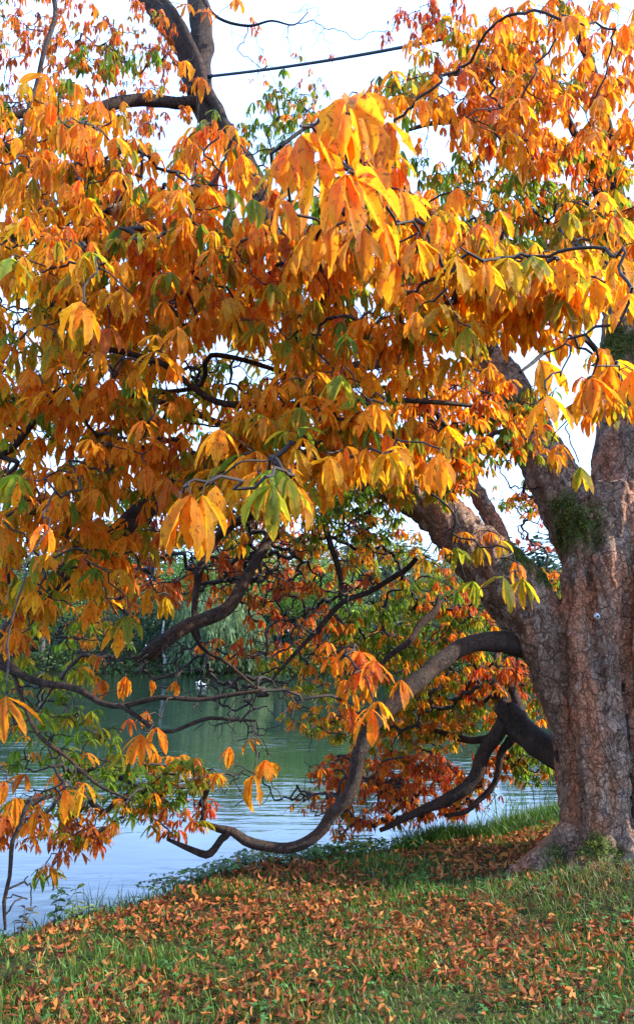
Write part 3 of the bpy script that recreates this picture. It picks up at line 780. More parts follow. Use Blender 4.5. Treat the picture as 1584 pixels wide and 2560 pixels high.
# ------------------------------------------------------------------ boughs: twig ends with leaves, as volumes of the crown
# name/label, [(cx, cy, rx, ry, d0, d1, n twig ends, leaf length, mix, droop)], detail
Z = [
 ('far bough of small salmon leaves against the white sky', [(110, 130, 190, 190, 6.5, 9, 150, .115, 'F', 1.0), (330, 110, 130, 120, 7, 9, 60, .115, 'F', 1.), (290, 150, 100, 40, 6.5, 8, 22, .125, 'G', 1.0),
     (400, 220, 100, 100, 7, 9, 34, .11, 'F', 1.), (200, 300, 190, 70, 6, 8, 40, .12, 'F', 1.)], 0),
 ('thin twigs with a few leaves in the bright sky gap', [(700, 130, 170, 110, 7, 8.5, 9, .10, 'F', 1.), (700, 300, 90, 110, 6.5, 8, 40, .105, 'G', 1.), (640, 350, 70, 90, 6.5, 8, 22, .105, 'G', 1.),
     (740, 260, 90, 60, 6.5, 8, 20, .10, 'M', 1.), (1060, 460, 90, 70, 5.5, 7, 20, .115, 'G', 1.), (1000, 60, 60, 60, 6.5, 7.5, 8, .10, 'red', 1.), (345, 330, 60, 70, 7, 9, 10, .10, 'F', 1.0)], 0),
 ('upper left bough of hanging orange leaves', [(90, 420, 170, 110, 3.6, 5.0, 46, .145, 'O', .95), (60, 300, 120, 60, 4, 5.4, 16, .14, 'A', .95), (190, 290, 110, 90, 3.8, 5, 26, .15, 'O', 1.), (70, 560, 140, 90, 3.4, 5, 30, .14, 'A', .9)], 1),
 ('orange bough below the leaning limb', [(360, 450, 190, 90, 3.6, 5.2, 50, .145, 'O', .95), (520, 390, 90, 90, 3.9, 5.2, 26, .145, 'O', .95), (480, 560, 210, 90, 3.4, 5.2, 60, .145, 'O', .9), (250, 600, 200, 110, 3.2, 4.8, 50, .145, 'A', .9)], 1),
 ('big bright amber leaves hanging close to the lens', [(860, 480, 130, 150, 3.0, 4.4, 34, .15, 'O', .95), (990, 560, 150, 110, 3.0, 4.4, 36, .15, 'A', .95), (700, 620, 140, 130, 3.2, 4.6, 40, .145, 'O', .95)], 1),
 ('left middle bough of amber leaves', [(120, 720, 190, 130, 3.0, 4.6, 50, .145, 'Y', .9), (250, 850, 230, 110, 3.2, 4.8, 50, .14, 'A', .75), (80, 930, 150, 110, 3.2, 4.8, 40, .135, 'A', .75)], 1),
 ('centre bough of amber leaves above the dark limb', [(450, 740, 200, 110, 3.4, 5.2, 55, .14, 'O', .85), (700, 790, 190, 120, 3.2, 5.0, 60, .14, 'A', .85), (950, 730, 190, 120, 3.4, 5.2, 60, .145, 'A', .9), (960, 890, 190, 100, 3.2, 5.0, 40, .14, 'A', .8)], 1),
 ('sunny yellow bough reaching left from the right stem', [(1200, 680, 170, 90, 3.2, 4.6, 44, .15, 'Y', .92), (1430, 690, 180, 80, 3.0, 4.2, 40, .15, 'Y', .92), (1130, 560, 150, 80, 3.6, 5.0, 30, .14, 'A', .92), (1250, 800, 160, 60, 3.4, 4.6, 22, .14, 'Y', .9)], 1),
 ('dense russet bough filling the upper right corner', [(1400, 110, 230, 130, 4.4, 6.4, 84, .145, 'T', .92), (1180, 160, 170, 120, 4.6, 6.4, 52, .14, 'T', .92), (1120, 290, 150, 80, 4.4, 6.0, 24, .14, 'T', .92), (1380, 300, 240, 110, 4.4, 6.6, 84, .14, 'T', .92),
     (1010, 230, 80, 60, 4.8, 6, 10, .13, 'M', .95), (1090, 30, 60, 40, 6, 7.5, 14, .12, 'red', 1.)], 1),
 ('shaded olive and orange bough on the right', [(1420, 470, 220, 110, 4.8, 6.8, 90, .13, 'M', .85), (1380, 570, 230, 80, 4.6, 6.6, 80, .13, 'M', .85), (1180, 430, 90, 60, 5, 6.5, 20, .125, 'M', .9), (1510, 600, 110, 90, 4.2, 5.2, 16, .14, 'A', .9)], 1),
 ('middle band of warm orange leaves', [(200, 1060, 240, 100, 3.4, 5.0, 70, .13, 'O', .7), (520, 1040, 210, 90, 3.6, 5.2, 60, .13, 'O', .7), (760, 1010, 190, 100, 3.2, 4.8, 60, .135, 'A', .7), (380, 1160, 190, 80, 3.6, 5.2, 50, .13, 'O', .7)], 1),
 ('front spray of yellow and lime leaves over the broken limb', [(700, 1160, 190, 60, 2.8, 4.0, 26, .14, 'Y', .75), (560, 1200, 150, 70, 3.2, 4.6, 24, .135, 'A', .75), (930, 1110, 160, 70, 3.2, 4.4, 30, .14, 'A', .8)], 1),
 ('small leaved bough before the mossy fork', [(1120, 980, 130, 90, 4.6, 6.2, 40, .12, 'T', .7), (1160, 1110, 140, 60, 4.8, 6.2, 34, .115, 'M', .7), (1330, 1060, 110, 110, 5.4, 6.4, 20, .12, 'M', .7), (1230, 960, 60, 60, 5, 6, 14, .12, 'T', .7), (1060, 1200, 110, 45, 5.0, 6.1, 30, .12, 'M', .7), (1240, 1080, 90, 70, 5.2, 6.1, 16, .12, 'T', .75)], 1),
 ('leaves hanging before the right stem', [(1500, 860, 80, 60, 3.6, 4.4, 5, .15, 'A', .9), (1480, 980, 90, 40, 3.4, 4.0, 8, .15, 'A', .9)], 1),
 ('lower left bough of orange leaves', [(90, 1250, 150, 100, 3.2, 4.8, 44, .14, 'O', .7), (120, 1400, 170, 110, 3.4, 4.8, 40, .135, 'A', .7), (280, 1300, 160, 90, 3.8, 5.2, 40, .13, 'O', .7), (40, 1560, 80, 60, 3.6, 4.6, 8, .12, 'O', .7)], 1),
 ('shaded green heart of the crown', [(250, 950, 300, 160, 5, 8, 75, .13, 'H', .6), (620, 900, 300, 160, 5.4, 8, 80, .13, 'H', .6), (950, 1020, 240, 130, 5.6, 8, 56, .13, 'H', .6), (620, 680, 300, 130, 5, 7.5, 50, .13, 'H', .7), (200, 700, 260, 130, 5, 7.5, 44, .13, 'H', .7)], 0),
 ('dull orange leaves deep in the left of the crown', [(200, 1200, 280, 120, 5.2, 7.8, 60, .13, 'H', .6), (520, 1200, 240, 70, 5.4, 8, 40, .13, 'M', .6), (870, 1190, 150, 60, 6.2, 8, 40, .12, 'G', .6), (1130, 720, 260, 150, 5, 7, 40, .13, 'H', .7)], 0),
 ('drooping screen of red and orange leaves before the far shore', [(360, 1400, 260, 110, 6, 9, 120, .12, 'R', .8), (640, 1400, 120, 130, 6.5, 9, 50, .115, 'R', .95), (850, 1350, 170, 90, 6.5, 9, 80, .115, 'M', .7), (760, 1500, 140, 120, 6.5, 9, 44, .11, 'R', .8), (880, 1270, 150, 60, 6.2, 8, 54, .115, 'G', .6), (600, 1300, 200, 60, 6, 8.5, 40, .115, 'M', .8), (760, 1620, 130, 70, 6.8, 9, 34, .11, 'M', .7), (560, 1600, 80, 50, 6, 8, 6, .11, 'R', .8), (1000, 1400, 120, 80, 7, 9, 26, .11, 'M', .7)], 0),
 ('green leaves low on the left over dark water', [(100, 1620, 170, 140, 5, 8, 42, .12, 'G', .5), (90, 1800, 170, 120, 4.8, 7, 34, .12, 'G', .5), (260, 1520, 150, 90, 6, 9, 26, .115, 'M', .6), (280, 1860, 120, 70, 4.8, 6.4, 12, .12, 'G', .5)], 0),
 ('green and rust leaves trailing over the pale water', [(330, 1950, 200, 60, 4.9, 6.2, 48, .10, 'G', .45), (180, 2030, 190, 70, 4.8, 6.0, 40, .10, 'M', .5), (100, 2080, 170, 50, 4.7, 5.6, 26, .10, 'R', .5), (430, 2040, 90, 60, 5.0, 6.0, 12, .10, 'R', .5), (140, 2160, 30, 20, 4.8, 5, 3, .11, 'G', .5), (470, 1930, 80, 40, 5, 6, 16, .10, 'M', .5)], 0),
 ('light green leaves between the arching limb and far trees', [(1010, 1570, 200, 70, 7.4, 9.5, 208, 0.101, 'G', .8), (1180, 1480, 120, 80, 7.4, 9.5, 73, 0.101, 'R', .8), (1080, 1480, 110, 60, 7.5, 9.5, 38, 0.101, 'G', .8), (1180, 1590, 90, 60, 7.2, 9, 54, 0.101, 'M', .8), (900, 1620, 120, 50, 7.5, 9.5, 54, 0.101, 'M', .8),
     (1400, 1500, 40, 60, 7.6, 9, 19, 0.101, 'G', .8), (1385, 1440, 40, 30, 8, 9, 14, 0.101, 'M', .8)], 0),
 ('drooping red and green leaves below the arch', [(1140, 1760, 170, 80, 7.4, 9.2, 144, 0.101, 'M', .7), (1240, 1700, 100, 60, 7.2, 8.8, 64, 0.101, 'R', .7), (1000, 1820, 170, 70, 7.4, 9.2, 112, 0.101, 'M', .7), (820, 1760, 120, 90, 7.0, 9, 70, 0.097, 'M', .7), (1040, 1700, 150, 60, 7.4, 9, 64, 0.101, 'M', .7), (1360, 1720, 50, 80, 7.6, 8.8, 28, 0.101, 'M', .7),
     (1340, 1900, 80, 60, 7.2, 8.0, 41, 0.101, 'G', .7)], 0),
 ('rust leaves trailing into the water below the arch', [(960, 1930, 180, 60, 7.2, 8.6, 134, 0.097, 'R', .7), (1080, 1970, 160, 50, 7.3, 8.6, 80, 0.092, 'R', .7), (1000, 2030, 150, 35, 7.2, 8.2, 54, 0.092, 'R', .7), (850, 2040, 50, 50, 7.2, 8, 16, 0.092, 'R', .7), (1230, 1900, 60, 40, 7.2, 8, 16, 0.092, 'R', .7), (780, 1990, 60, 40, 7, 8, 9, 0.083, 'R', .7)], 0),
 ('orange spray of large leaves before the arching limb', [(870, 1660, 70, 40, 3.2, 3.6, 3, .13, 'rust', .7)], 1),
 ('small distant leaves in the gap of the fork', [(1350, 1320, 60, 60, 8.5, 10, 14, .09, 'red', .9), (1330, 1250, 60, 40, 7.5, 9, 14, .10, 'T', .8), (1290, 1230, 60, 40, 7, 8.5, 10, .11, 'M', .8)], 0),
]
# bare crooked twigs: (cx, cy, rx, ry, d0, d1, n)
BARE = [(620, 1390, 150, 150, 5.8, 8, 330), (480, 1400, 130, 90, 5.8, 8, 130), (740, 1540, 160, 120, 6, 8.5, 160), (860, 1380, 120, 120, 6.2, 8, 90), (400, 1650, 160, 60, 5.4, 7, 40), (560, 1690, 180, 70, 5.8, 7.5, 90), (620, 1790, 160, 80, 5.7, 7.0, 44), (700, 100, 150, 90, 7.2, 8.2, 34), (720, 200, 120, 80, 7, 8, 18), (380, 120, 120, 110, 7.5, 9, 24),
        (620, 1960, 110, 60, 5.7, 6.6, 16), (780, 2000, 90, 60, 6, 7.5, 18), (950, 1900, 200, 120, 7, 8.6, 50), (1130, 2030, 90, 30, 7.2, 8, 16), (1320, 1270, 60, 70, 8, 10, 26), (1320, 1150, 80, 120, 6.4, 8, 30),
        (80, 1850, 120, 180, 4.7, 6.5, 40), (50, 2230, 50, 60, 4.3, 4.6, 7), (960, 1420, 90, 110, 6.8, 8, 20), (300, 950, 250, 70, 4.2, 6.5, 50), (850, 1420, 90, 120, 6.5, 8, 26), (250, 1620, 200, 80, 5, 7, 40)]

# single leaves that show large: hub px, hub py, leaflet px, leaf length m, kind, droop
HERO = [
 (820, 560, 130, .16, 'orange', 1.05), (1040, 600, 120, .16, 'amber', .95), (705, 500, 135, .16, 'orange', 1.05), (900, 570, 140, .16, 'orange', .95), (985, 650, 115, .155, 'orange', .95), (765, 590, 120, .16, 'amber', 1.0),
 (850, 290, 160, .165, 'orange', 1.05), (940, 310, 150, .165, 'orange', 1.05), (890, 450, 170, .17, 'orange', 1.05), (800, 400, 160, .165, 'amber', 1.05), (720, 360, 150, .165, 'orange', 1.0),
 (448, 1245, 152, .165, 'amber', 1.05), (505, 1238, 150, .165, 'yellow', 1.05), (640, 1180, 100, .15, 'amber', .95), (715, 1190, 120, .155, 'limeo', .95), (600, 1165, 90, .15, 'yellow', .9),
 (1140, 640, 105, .155, 'yellow', .95), (1330, 640, 100, .155, 'limeo', .95), (1400, 650, 95, .155, 'amber', .95), (1540, 640, 110, .16, 'amber', .95), (1210, 660, 105, .155, 'amber', 1.0), (1040, 780, 90, .15, 'amber', .95), (930, 1010, 95, .15, 'amber', .9), (1010, 1120, 100, .15, 'amber', .9),
 (868, 246, 178, .17, 'orange', 1.02), (865, 436, 186, .17, 'orange', 1.03), (752, 338, 168, .165, 'orange', 1.05), (912, 236, 130, .165, 'orange', .95), (968, 305, 135, .16, 'orange', 1.0), (1000, 480, 110, .15, 'orange', .8), (760, 470, 115, .15, 'orange', 1.0), (965, 560, 120, .15, 'amber', .95), (820, 300, 140, .16, 'orange', 1.0), (930, 420, 130, .16, 'orange', 1.0),
 (1347, 899, 112, .16, 'amber', .95), (1368, 991, 138, .17, 'amber', .97), (1478, 944, 118, .165, 'orange', .92), (1580, 926, 110, .165, 'orange', .85), (1394, 1112, 68, .14, 'orange', .9), (1449, 1167, 78, .15, 'limeo', .9), (1169, 818, 92, .15, 'limeo', .92), (1101, 765, 92, .15, 'yellow', .95), (850, 802, 72, .14, 'green', .95),
 (965, 1135, 100, .15, 'yellow', .9), (1096, 1133, 108, .155, 'amber', .92), (918, 1083, 80, .15, 'orange', .85), (970, 1068, 62, .14, 'lime', .8), (850, 938, 95, .15, 'lime', .75), (1269, 645, 105, .16, 'yellow', .95), (1489, 698, 95, .16, 'amber', .95), (823, 1143, 100, .15, 'yellow', .9), (1570, 735, 120, .16, 'orange', .95),
 (314, 729, 92, .155, 'amber', .92), (636, 818, 78, .15, 'limeo', .9), (173, 931, 55, .13, 'amber', .8), (220, 923, 60, .13, 'amber', .85), (361, 944, 50, .13, 'olive', .85), (205, 755, 118, .16, 'amber', .85), (24, 645, 92, .155, 'lime', .85), (440, 1106, 66, .14, 'orange', .85), (503, 1127, 66, .14, 'limeo', .85), (568, 1145, 70, .14, 'green', .85), (367, 1164, 76, .14, 'orange', .9),
 (681, 1174, 112, .155, 'lime', .62), (739, 1122, 92, .15, 'yellow', .85), (478, 1236, 160, .17, 'amber', 1.02), (540, 1215, 120, .16, 'amber', .95), (682, 1212, 138, .165, 'lime', 1.0), (738, 1212, 118, .16, 'amber', .95), (660, 1200, 100, .15, 'yellow', .9),
 (314, 1540, 80, .145, 'lime', .62), (113, 1309, 92, .15, 'orange', .85), (39, 1440, 76, .14, 'limeo', .85), (86, 1429, 62, .14, 'orange', .75), (377, 1472, 66, .14, 'amber', .85), (414, 1493, 64, .14, 'yellow', .85), (257, 1437, 62, .14, 'limeo', .75), (210, 1458, 62, .14, 'limeo', .85), (267, 1505, 62, .14, 'amber', .85), (293, 1563, 70, .14, 'amber', .92),
 (314, 1691, 60, .14, 'orange', .85), (377, 1700, 42, .12, 'orange', .9), (440, 1702, 42, .12, 'orange', .9), (354, 1836, 76, .145, 'orange', .8), (393, 1818, 66, .14, 'orange', .8), (325, 1796, 42, .13, 'rust', .8), (367, 1778, 42, .13, 'orange', .8), (14, 1742, 125, .16, 'orange', .45), (58, 1555, 55, .13, 'orange', .8), (330, 1440, 58, .13, 'orange', .85), (255, 1700, 46, .13, 'rust', .95), (250, 1640, 40, .12, 'rust', .8),
 (831, 1641, 62, .14, 'orange', .8), (892, 1636, 66, .14, 'orange', .75), (923, 1689, 60, .14, 'amber', .85), (1002, 1699, 66, .145, 'orange', .8), (860, 1699, 56, .14, 'orange', .8), (881, 1725, 60, .14, 'orange', .85), (928, 1772, 88, .15, 'orange', .85), (946, 1752, 68, .15, 'amber', .85), (871, 1618, 66, .14, 'orange', .6), (874, 1768, 56, .13, 'rust', .8), (820, 1605, 48, .13, 'orange', .7),
 (1198, 1364, 62, .14, 'limeo', .85), (1258, 1443, 80, .15, 'limeo', .85), (1306, 1446, 76, .145, 'limeo', .8), (1286, 1401, 66, .14, 'orange', .85), (1250, 1352, 52, .14, 'yellow', .8), (1140, 1369, 62, .14, 'lime', .6), (1182, 1453, 62, .14, 'lime', .75), (1136, 1474, 54, .14, 'green', .8), (1106, 1369, 42, .13, 'orange', .7), (1060, 1395, 46, .13, 'limeo', .8), (1225, 1330, 40, .13, 'orange', .7), (1160, 1330, 46, .13, 'orange', .6),
 (94, 2023, 72, .14, 'orange', .85), (162, 1976, 72, .14, 'amber', .85), (212, 1957, 68, .14, 'amber', .85), (39, 1993, 62, .14, 'orange', .85), (63, 1936, 48, .13, 'orange', .8), (147, 1928, 48, .13, 'orange', .85), (204, 1918, 40, .13, 'orange', .6), (10, 1950, 60, .14, 'orange', .8),
 (634, 1939, 74, .14, 'amber', .9), (662, 1900, 62, .14, 'orange', .7), (574, 1867, 48, .13, 'orange', .85), (623, 1848, 44, .13, 'orange', .4), (675, 1905, 44, .13, 'orange', .4),
 (466, 152, 56, .145, 'orange', .95), (503, 194, 60, .145, 'orange', .95), (466, 10, 46, .14, 'orange', .9), (592, -4, 54, .14, 'orange', .9), (520, 30, 40, .13, 'salmon', .9), (581, 314, 72, .15, 'orange', .98), (550, 322, 66, .15, 'orange', .98), (503, 326, 66, .15, 'orange', .98), (602, 388, 74, .15, 'orange', .98), (487, 356, 72, .15, 'orange', .98),
 (199, 309, 76, .15, 'orange', .98), (157, 309, 82, .15, 'orange', .98), (251, 251, 66, .15, 'orange', .95), (189, 209, 64, .15, 'orange', .98), (131, 257, 72, .15, 'orange', .98), (115, 204, 56, .14, 'orange', .98), (299, 435, 76, .15, 'amber', .98), (367, 403, 66, .15, 'amber', .9), (199, 450, 76, .15, 'orange', .98), (89, 414, 62, .14, 'orange', .95),
 (293, 571, 76, .15, 'green', .98), (335, 498, 60, .14, 'green', .8), (576, 471, 66, .145, 'green', .85), (576, 526, 76, .15, 'green', 1.), (249, 519, 60, .15, 'green', .8), (632, 498, 90, .15, 'lime', .98), (505, 505, 66, .15, 'green', .8), (640, 560, 66, .15, 'green', .98), (270, 505, 50, .14, 'green', .7),
 (1159, 178, 72, .15, 'rust', .98), (1159, 293, 82, .15, 'orange', .95), (1300, 246, 82, .15, 'orange', .98), (1240, 60, 78, .15, 'orange', .98), (1420, 40, 86, .15, 'orange', .98), (1500, 240, 74, .15, 'orange', .95), (1560, 60, 80, .15, 'orange', .98), (1050, 250, 72, .15, 'orange', .95), (980, 180, 60, .14, 'orange', .98), (930, 210, 50, .14, 'orange', .98), (1330, 40, 80, .15, 'orange', .98), (1480, 330, 70, .15, 'orange', .9),
 (1140, 470, 76, .15, 'amber', .92), (1210, 560, 80, .15, 'orange', .95), (1090, 540, 90, .15, 'orange', .95), (700, 420, 96, .15, 'olive', .95), (640, 440, 80, .15, 'orange', .95), (1420, 530, 70, .15, 'olive', .9), (1500, 480, 76, .15, 'amber', .9),
]
FRUIT = [(283, 524, 15), (306, 519, 14), (579, 508, 16)]

# ---- collect twig ends
ends, owner, isbare = [], [], []
zone_leaf = []
for zi, (lab, subs, det) in enumerate(Z):
    for s_i, (cx, cy, rx, ry, d0, d1, n, L, mix, dr) in enumerate(subs):
        if det and mix in 'OAT' and d0 < 4.2: n = int(n * .78)
        a = rng.uniform(0, 6.283, n); r = np.sqrt(rng.uniform(0, 1, n)) * (1 + rng.normal(0, .08, n))
        px = cx + np.cos(a) * r * rx; py = cy + np.sin(a) * r * ry
        d = rng.uniform(d0, d1, n)
        pts = np.array([P(px[k], py[k], d[k]) for k in range(n)])
        ends.append(pts); owner += [zi] * n; isbare += [False] * n
        zone_leaf += [(L, mix, dr)] * n
nb0 = len(owner)
for cx, cy, rx, ry, d0, d1, n in BARE:
    pts = []
    for k in range(n):
        a = random.uniform(0, 6.283); r = math.sqrt(random.random())
        pts.append(P(cx + math.cos(a) * r * rx, cy + math.sin(a) * r * ry, random.uniform(d0, d1)))
    ends.append(np.array(pts)); isbare += [True] * n
    # nearest leafy zone by picture distance owns the bare twigs
    best = min(range(len(Z)), key=lambda q: min(((s[0] - cx) / s[2]) ** 2 + ((s[1] - cy) / s[3]) ** 2 + ((s[4] + s[5] - d0 - d1) * .5) ** 2 for s in Z[q][1]))
    owner += [best] * n; zone_leaf += [None] * n
hero_pts = []
for hx, hy, lp, L, kind, dr in HERO:
    d_cam = L * F / lp
    d = d_cam * ray(hx, hy)[1]
    h = P(hx, hy, d)
    hero_pts.append(h)
    ends.append((h + np.array([random.uniform(-.03, .03), random.uniform(.02, .06), random.uniform(.015, .05)]))[None])
    best = min(range(len(Z)), key=lambda q: min(((s[0] - hx) / s[2]) ** 2 + ((s[1] - hy) / s[3]) ** 2 + 1.5 * abs((s[4] + s[5]) * .5 - d) + (0 if Z[q][2] else 2) for s in Z[q][1]))
    owner.append(best); isbare.append(False); zone_leaf.append(None)
ends = np.vstack(ends); owner = np.array(owner); isbare = np.array(isbare)
NE = len(ends)

# ---- grow twigs: Prim's tree from the limbs
base = np.vstack(NODES)
npos = [base]; nparent = [np.full(len(base), -1)]
allp = base.copy()
order, links = [], []
best_d = np.full(NE, 1e9); best_i = np.zeros(NE, int)


def relax(P2, off):
    global best_d, best_i
    for c in range(0, len(P2), 400):
        D = np.linalg.norm(ends[:, None] - P2[None, c:c + 400], axis=2)
        D = D + 0.5 * np.clip(ends[:, None, 2] - P2[None, c:c + 400, 2], 0, None)        # twigs hang rather than climb
        k = D.argmin(1); dm = D[np.arange(NE), k]
        m = dm < best_d
        best_d[m] = dm[m]; best_i[m] = (k + c + off)[m]


relax(base, 0)
done = np.zeros(NE, bool)
nodes = list(base)
par = [-1] * len(base)
own_n = [-1] * len(base)
paths = []
for it in range(NE):
    bd = np.where(done, 1e9, best_d)
    e = int(bd.argmin()); done[e] = True
    a = np.array(nodes[best_i[e]]); b = ends[e]
    dist = np.linalg.norm(b - a)
    k = int(min(12, max(3, dist / .04)))
    t = np.linspace(0, 1, k + 1)[1:, None]
    sag = np.array([0, 0, 1.0]) * (t * (1 - t)) * dist * random.uniform(-.1, .35)
    ph_ = rng.uniform(0, 6.28, (2, 3)); am_ = rng.normal(0, .085, (2, 3))
    nz = dist * (am_[0] * np.sin(t * 6.3 + ph_[0]) + .45 * am_[1] * np.sin(t * 14 + ph_[1]) - am_[0] * np.sin(ph_[0]) * (1 - t)) * np.minimum(1, 2.5 * (1 - t)) * np.minimum(1, 4 * t) + rng.normal(0, .003, (k, 3))
    seg = a + (b - a) * t + sag + nz
    ids_ = [best_i[e]]
    for q in seg:
        nodes.append(q); par.append(ids_[-1]); own_n.append(owner[e]); ids_.append(len(nodes) - 1)
    off = len(nodes) - k
    D = np.linalg.norm(ends[:, None] - seg[None], axis=2) + 0.5 * np.clip(ends[:, None, 2] - seg[None, :, 2], 0, None) + .02
    kk = D.argmin(1); dm = D[np.arange(NE), kk]
    m = (dm < best_d) & ~done
    best_d[m] = dm[m]; best_i[m] = kk[m] + off
    paths.append((e, ids_))
nodes = np.array(nodes); par = np.array(par)
load = np.zeros(len(nodes))
for e, ids_ in paths: load[ids_[-1]] += 1
for k in range(len(nodes) - 1, len(base) - 1, -1):
    load[par[k]] += load[k]
nrad = np.clip(.0036 * np.maximum(load, 1) ** .36, .0036, .020)

nrad = nrad * np.where(nodes[:, 2] > 5.0, .55, 1.0)
bough_objs = []
sub_of = {}
esub = np.zeros(NE, int); nsub = 0
for e, ids_ in paths:
    if ids_[0] < len(base):
        s_ = nsub; nsub += 1
    else:
        s_ = sub_of[ids_[0]]
    esub[e] = s_
    for q in ids_[1:]: sub_of[q] = s_
size_ = np.bincount(esub, minlength=nsub)
rank = np.argsort(-size_); newid = np.empty(nsub, int)
NB = min(nsub, 100)
for k, s_ in enumerate(rank): newid[s_] = min(k, NB - 1)
esub = newid[esub]
print('SUBTREES', nsub, sorted(size_)[::-1][:20], size_[rank[NB - 1:]].sum())
tw = [MB() for _ in range(NB)]; fo = [MB() for _ in range(NB)]
for e, ids_ in paths:
    p = nodes[ids_]
    r = nrad[ids_].copy(); r[0] = min(r[0], r[1] * 1.15)
    far = EYE is not None and np.linalg.norm(p[-1] - EYE) > 6
    tube(tw[esub[e]], p, r, 4 if far else 5)

for zi, (lab, subs, det) in enumerate(Z):
    ids = [k for k in range(nb0) if owner[k] == zi]
    groups = {}
    for k in ids: groups.setdefault(zone_leaf[k], []).append(k)
    for (L, mix, dr), ks0 in [(g_, [q for q in ks_ if esub[q] == b_]) for g_, ks_ in groups.items() for b_ in sorted(set(esub[ks_]))]:
        ks = ks0; bi = esub[ks[0]]
        n = len(ks)
        cnt = rng.choice([2, 3, 4], size=n, p=[.35, .4, .25])
        rep = np.repeat(np.array(ks), cnt)
        m = len(rep)
        hz = rng.uniform(0, 6.283, m)
        pe = rng.uniform(.05, .11, m) * (L / .13); el = rng.uniform(-.5, .5, m)
        st = ends[rep]
        hub = st + np.stack([np.cos(hz) * np.cos(el) * pe, np.sin(hz) * np.cos(el) * pe, np.sin(el) * pe], -1)
        size = L * rng.normal(1, .18, m).clip(.55, 1.35)
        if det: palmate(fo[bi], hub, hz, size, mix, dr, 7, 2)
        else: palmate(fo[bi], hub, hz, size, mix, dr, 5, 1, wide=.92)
        for q in range(m):
            mid = (st[q] + hub[q]) / 2 + np.array([0, 0, .01])
            tube(tw[bi], [st[q], mid, hub[q]], [.0016, .0012, .001], 3, (1, 1, 1))
for hi, (hx, hy, lp, L, kind, dr) in enumerate(HERO):
    zi = esub[NE - len(HERO) + hi]
    h = hero_pts[hi]
    # the fan opens towards the path and the light, its petiole comes from behind
    head = -math.pi / 2 + random.uniform(-.35, .35)
    palmate(fo[zi], h[None], np.array([head]), np.array([L * 1.14]), kind, dr, 11, 3, spread=math.pi * 1.3, wide=1.10)
    st = ends[NE - len(HERO) + hi]
    tube(tw[zi], [st, (st + h) / 2 + np.array([0, 0, .01]), h], [.0022, .0018, .0015], 5)
for k in range(NB):
    b = tw[k].build('leafy_bough', M_TWIG, tree, ORG)
    if k == NB - 1 and nsub > NB: b['kind'] = 'stuff'
    if fo[k].n: fo[k].build('foliage', M_LEAF, b, ORG)
    else: b.name = 'bare_twig'
    bough_objs.append(b)
FR_B = esub[NE - len(HERO) + [h_[0] for h_ in HERO].index(249)]
M_FRUIT = plain_mat('husk', (.34, .20, .09), .6, noise=.35, nscale=60, bump=.002)
for fx, fy, fr in FRUIT:
    d = 3.9
    c = P(fx, fy, d); r = RM(fr, fx, fy, d)
    t = np.linspace(0, 1, 13)
    prof = np.sqrt(np.clip(1 - (2 * t - 1) ** 2, 0, 1)) * (1 - .12 * t) * r
    mb = MB()
    tube(mb, c + np.stack([0 * t, 0 * t, (1 - 2 * t) * r * 1.12], -1), np.maximum(prof, r * .02), 16)
    tube(mb, [c + np.array([0, 0, r]), c + np.array([.004, .01, r + .02]), c + np.array([.0, .03, r + .045])], [.0028, .0022, .002], 6)
    mb.build('fruit', M_FRUIT, bough_objs[FR_B], ORG)

# ------------------------------------------------------------------ cable between the limbs, anchor bolt, hanging rope
M_CABLE = plain_mat('black_cable', (.03, .033, .04), .5, noise=.3, nscale=80)
a = P(528, 190, 7.6); b = P(1120, 95, 6.1)
mb = MB()
t = np.linspace(0, 1, 90)[:, None]
cen = a + (b - a) * t + np.array([0, 0, -1.0]) * (4 * t * (1 - t)) * .035
ax = (b - a) / np.linalg.norm(b - a)
n1_ = np.cross(ax, [0, 0, 1]); n1_ /= np.linalg.norm(n1_); n2_ = np.cross(ax, n1_)
for s in range(3):
    ph = t * 150 + s * 2.094
    tt = np.linspace(0, 1, 700)[:, None]
    cc = a + (b - a) * tt + np.array([0, 0, -1.0]) * (4 * tt * (1 - tt)) * .035
    ph = tt * 190 + s * 2.094
    tube(mb, cc + (n1_ * np.cos(ph) + n2_ * np.sin(ph)) * .0075, np.full(700, .009), 6)
cab = mb.build('brace_cable', M_CABLE, None, a)
tag(cab, 'dark twisted bracing cable strung across the white sky between two limbs', 'cable')
mb = MB()
tube(mb, [np.zeros(3), P(512, 196, 7.7) - a], [.022, .03], 8, cap=True)
tube(mb, [P(532, 186, 7.6) - a, P(518, 216, 7.65) - a], [.012, .010], 6, cap=True)
cl = mb.build('clamp', M_CABLE, cab)

M_ZINC = plain_mat('zinc', (.62, .63, .64), .35, metal=.7, noise=.15)
M_HOLE = plain_mat('hole_bark', (.02, .014, .01), .95)
bc = P(1492, 1541, 6.0)
hit, loc, nrm, _ = trunk.ray_cast(Vector(EYE - ORG), Vector(bc - EYE).normalized())
bc = np.array(loc) + ORG if hit else bc
nb_ = Vector((-.25, -1, -.02)).normalized()
bolt = empty('anchor_bolt', bc)
tag(bolt, 'small round zinc bolt and washer set in the bark of the trunk', 'bolt')
mb = MB(); q = np.array(nb_)
tube(mb, [q * .004, q * .014], [.030, .030], 20, cap=True); mb.build('washer', M_ZINC, bolt)
mb = MB(); tube(mb, [q * .014, q * .030], [.017, .017], 6, cap=True); mb.build('nut', M_ZINC, bolt, smooth=False)
mb = MB(); tube(mb, [q * .030, q * .042], [.009, .009], 10, cap=True); mb.build('rod', M_HOLE, bolt)

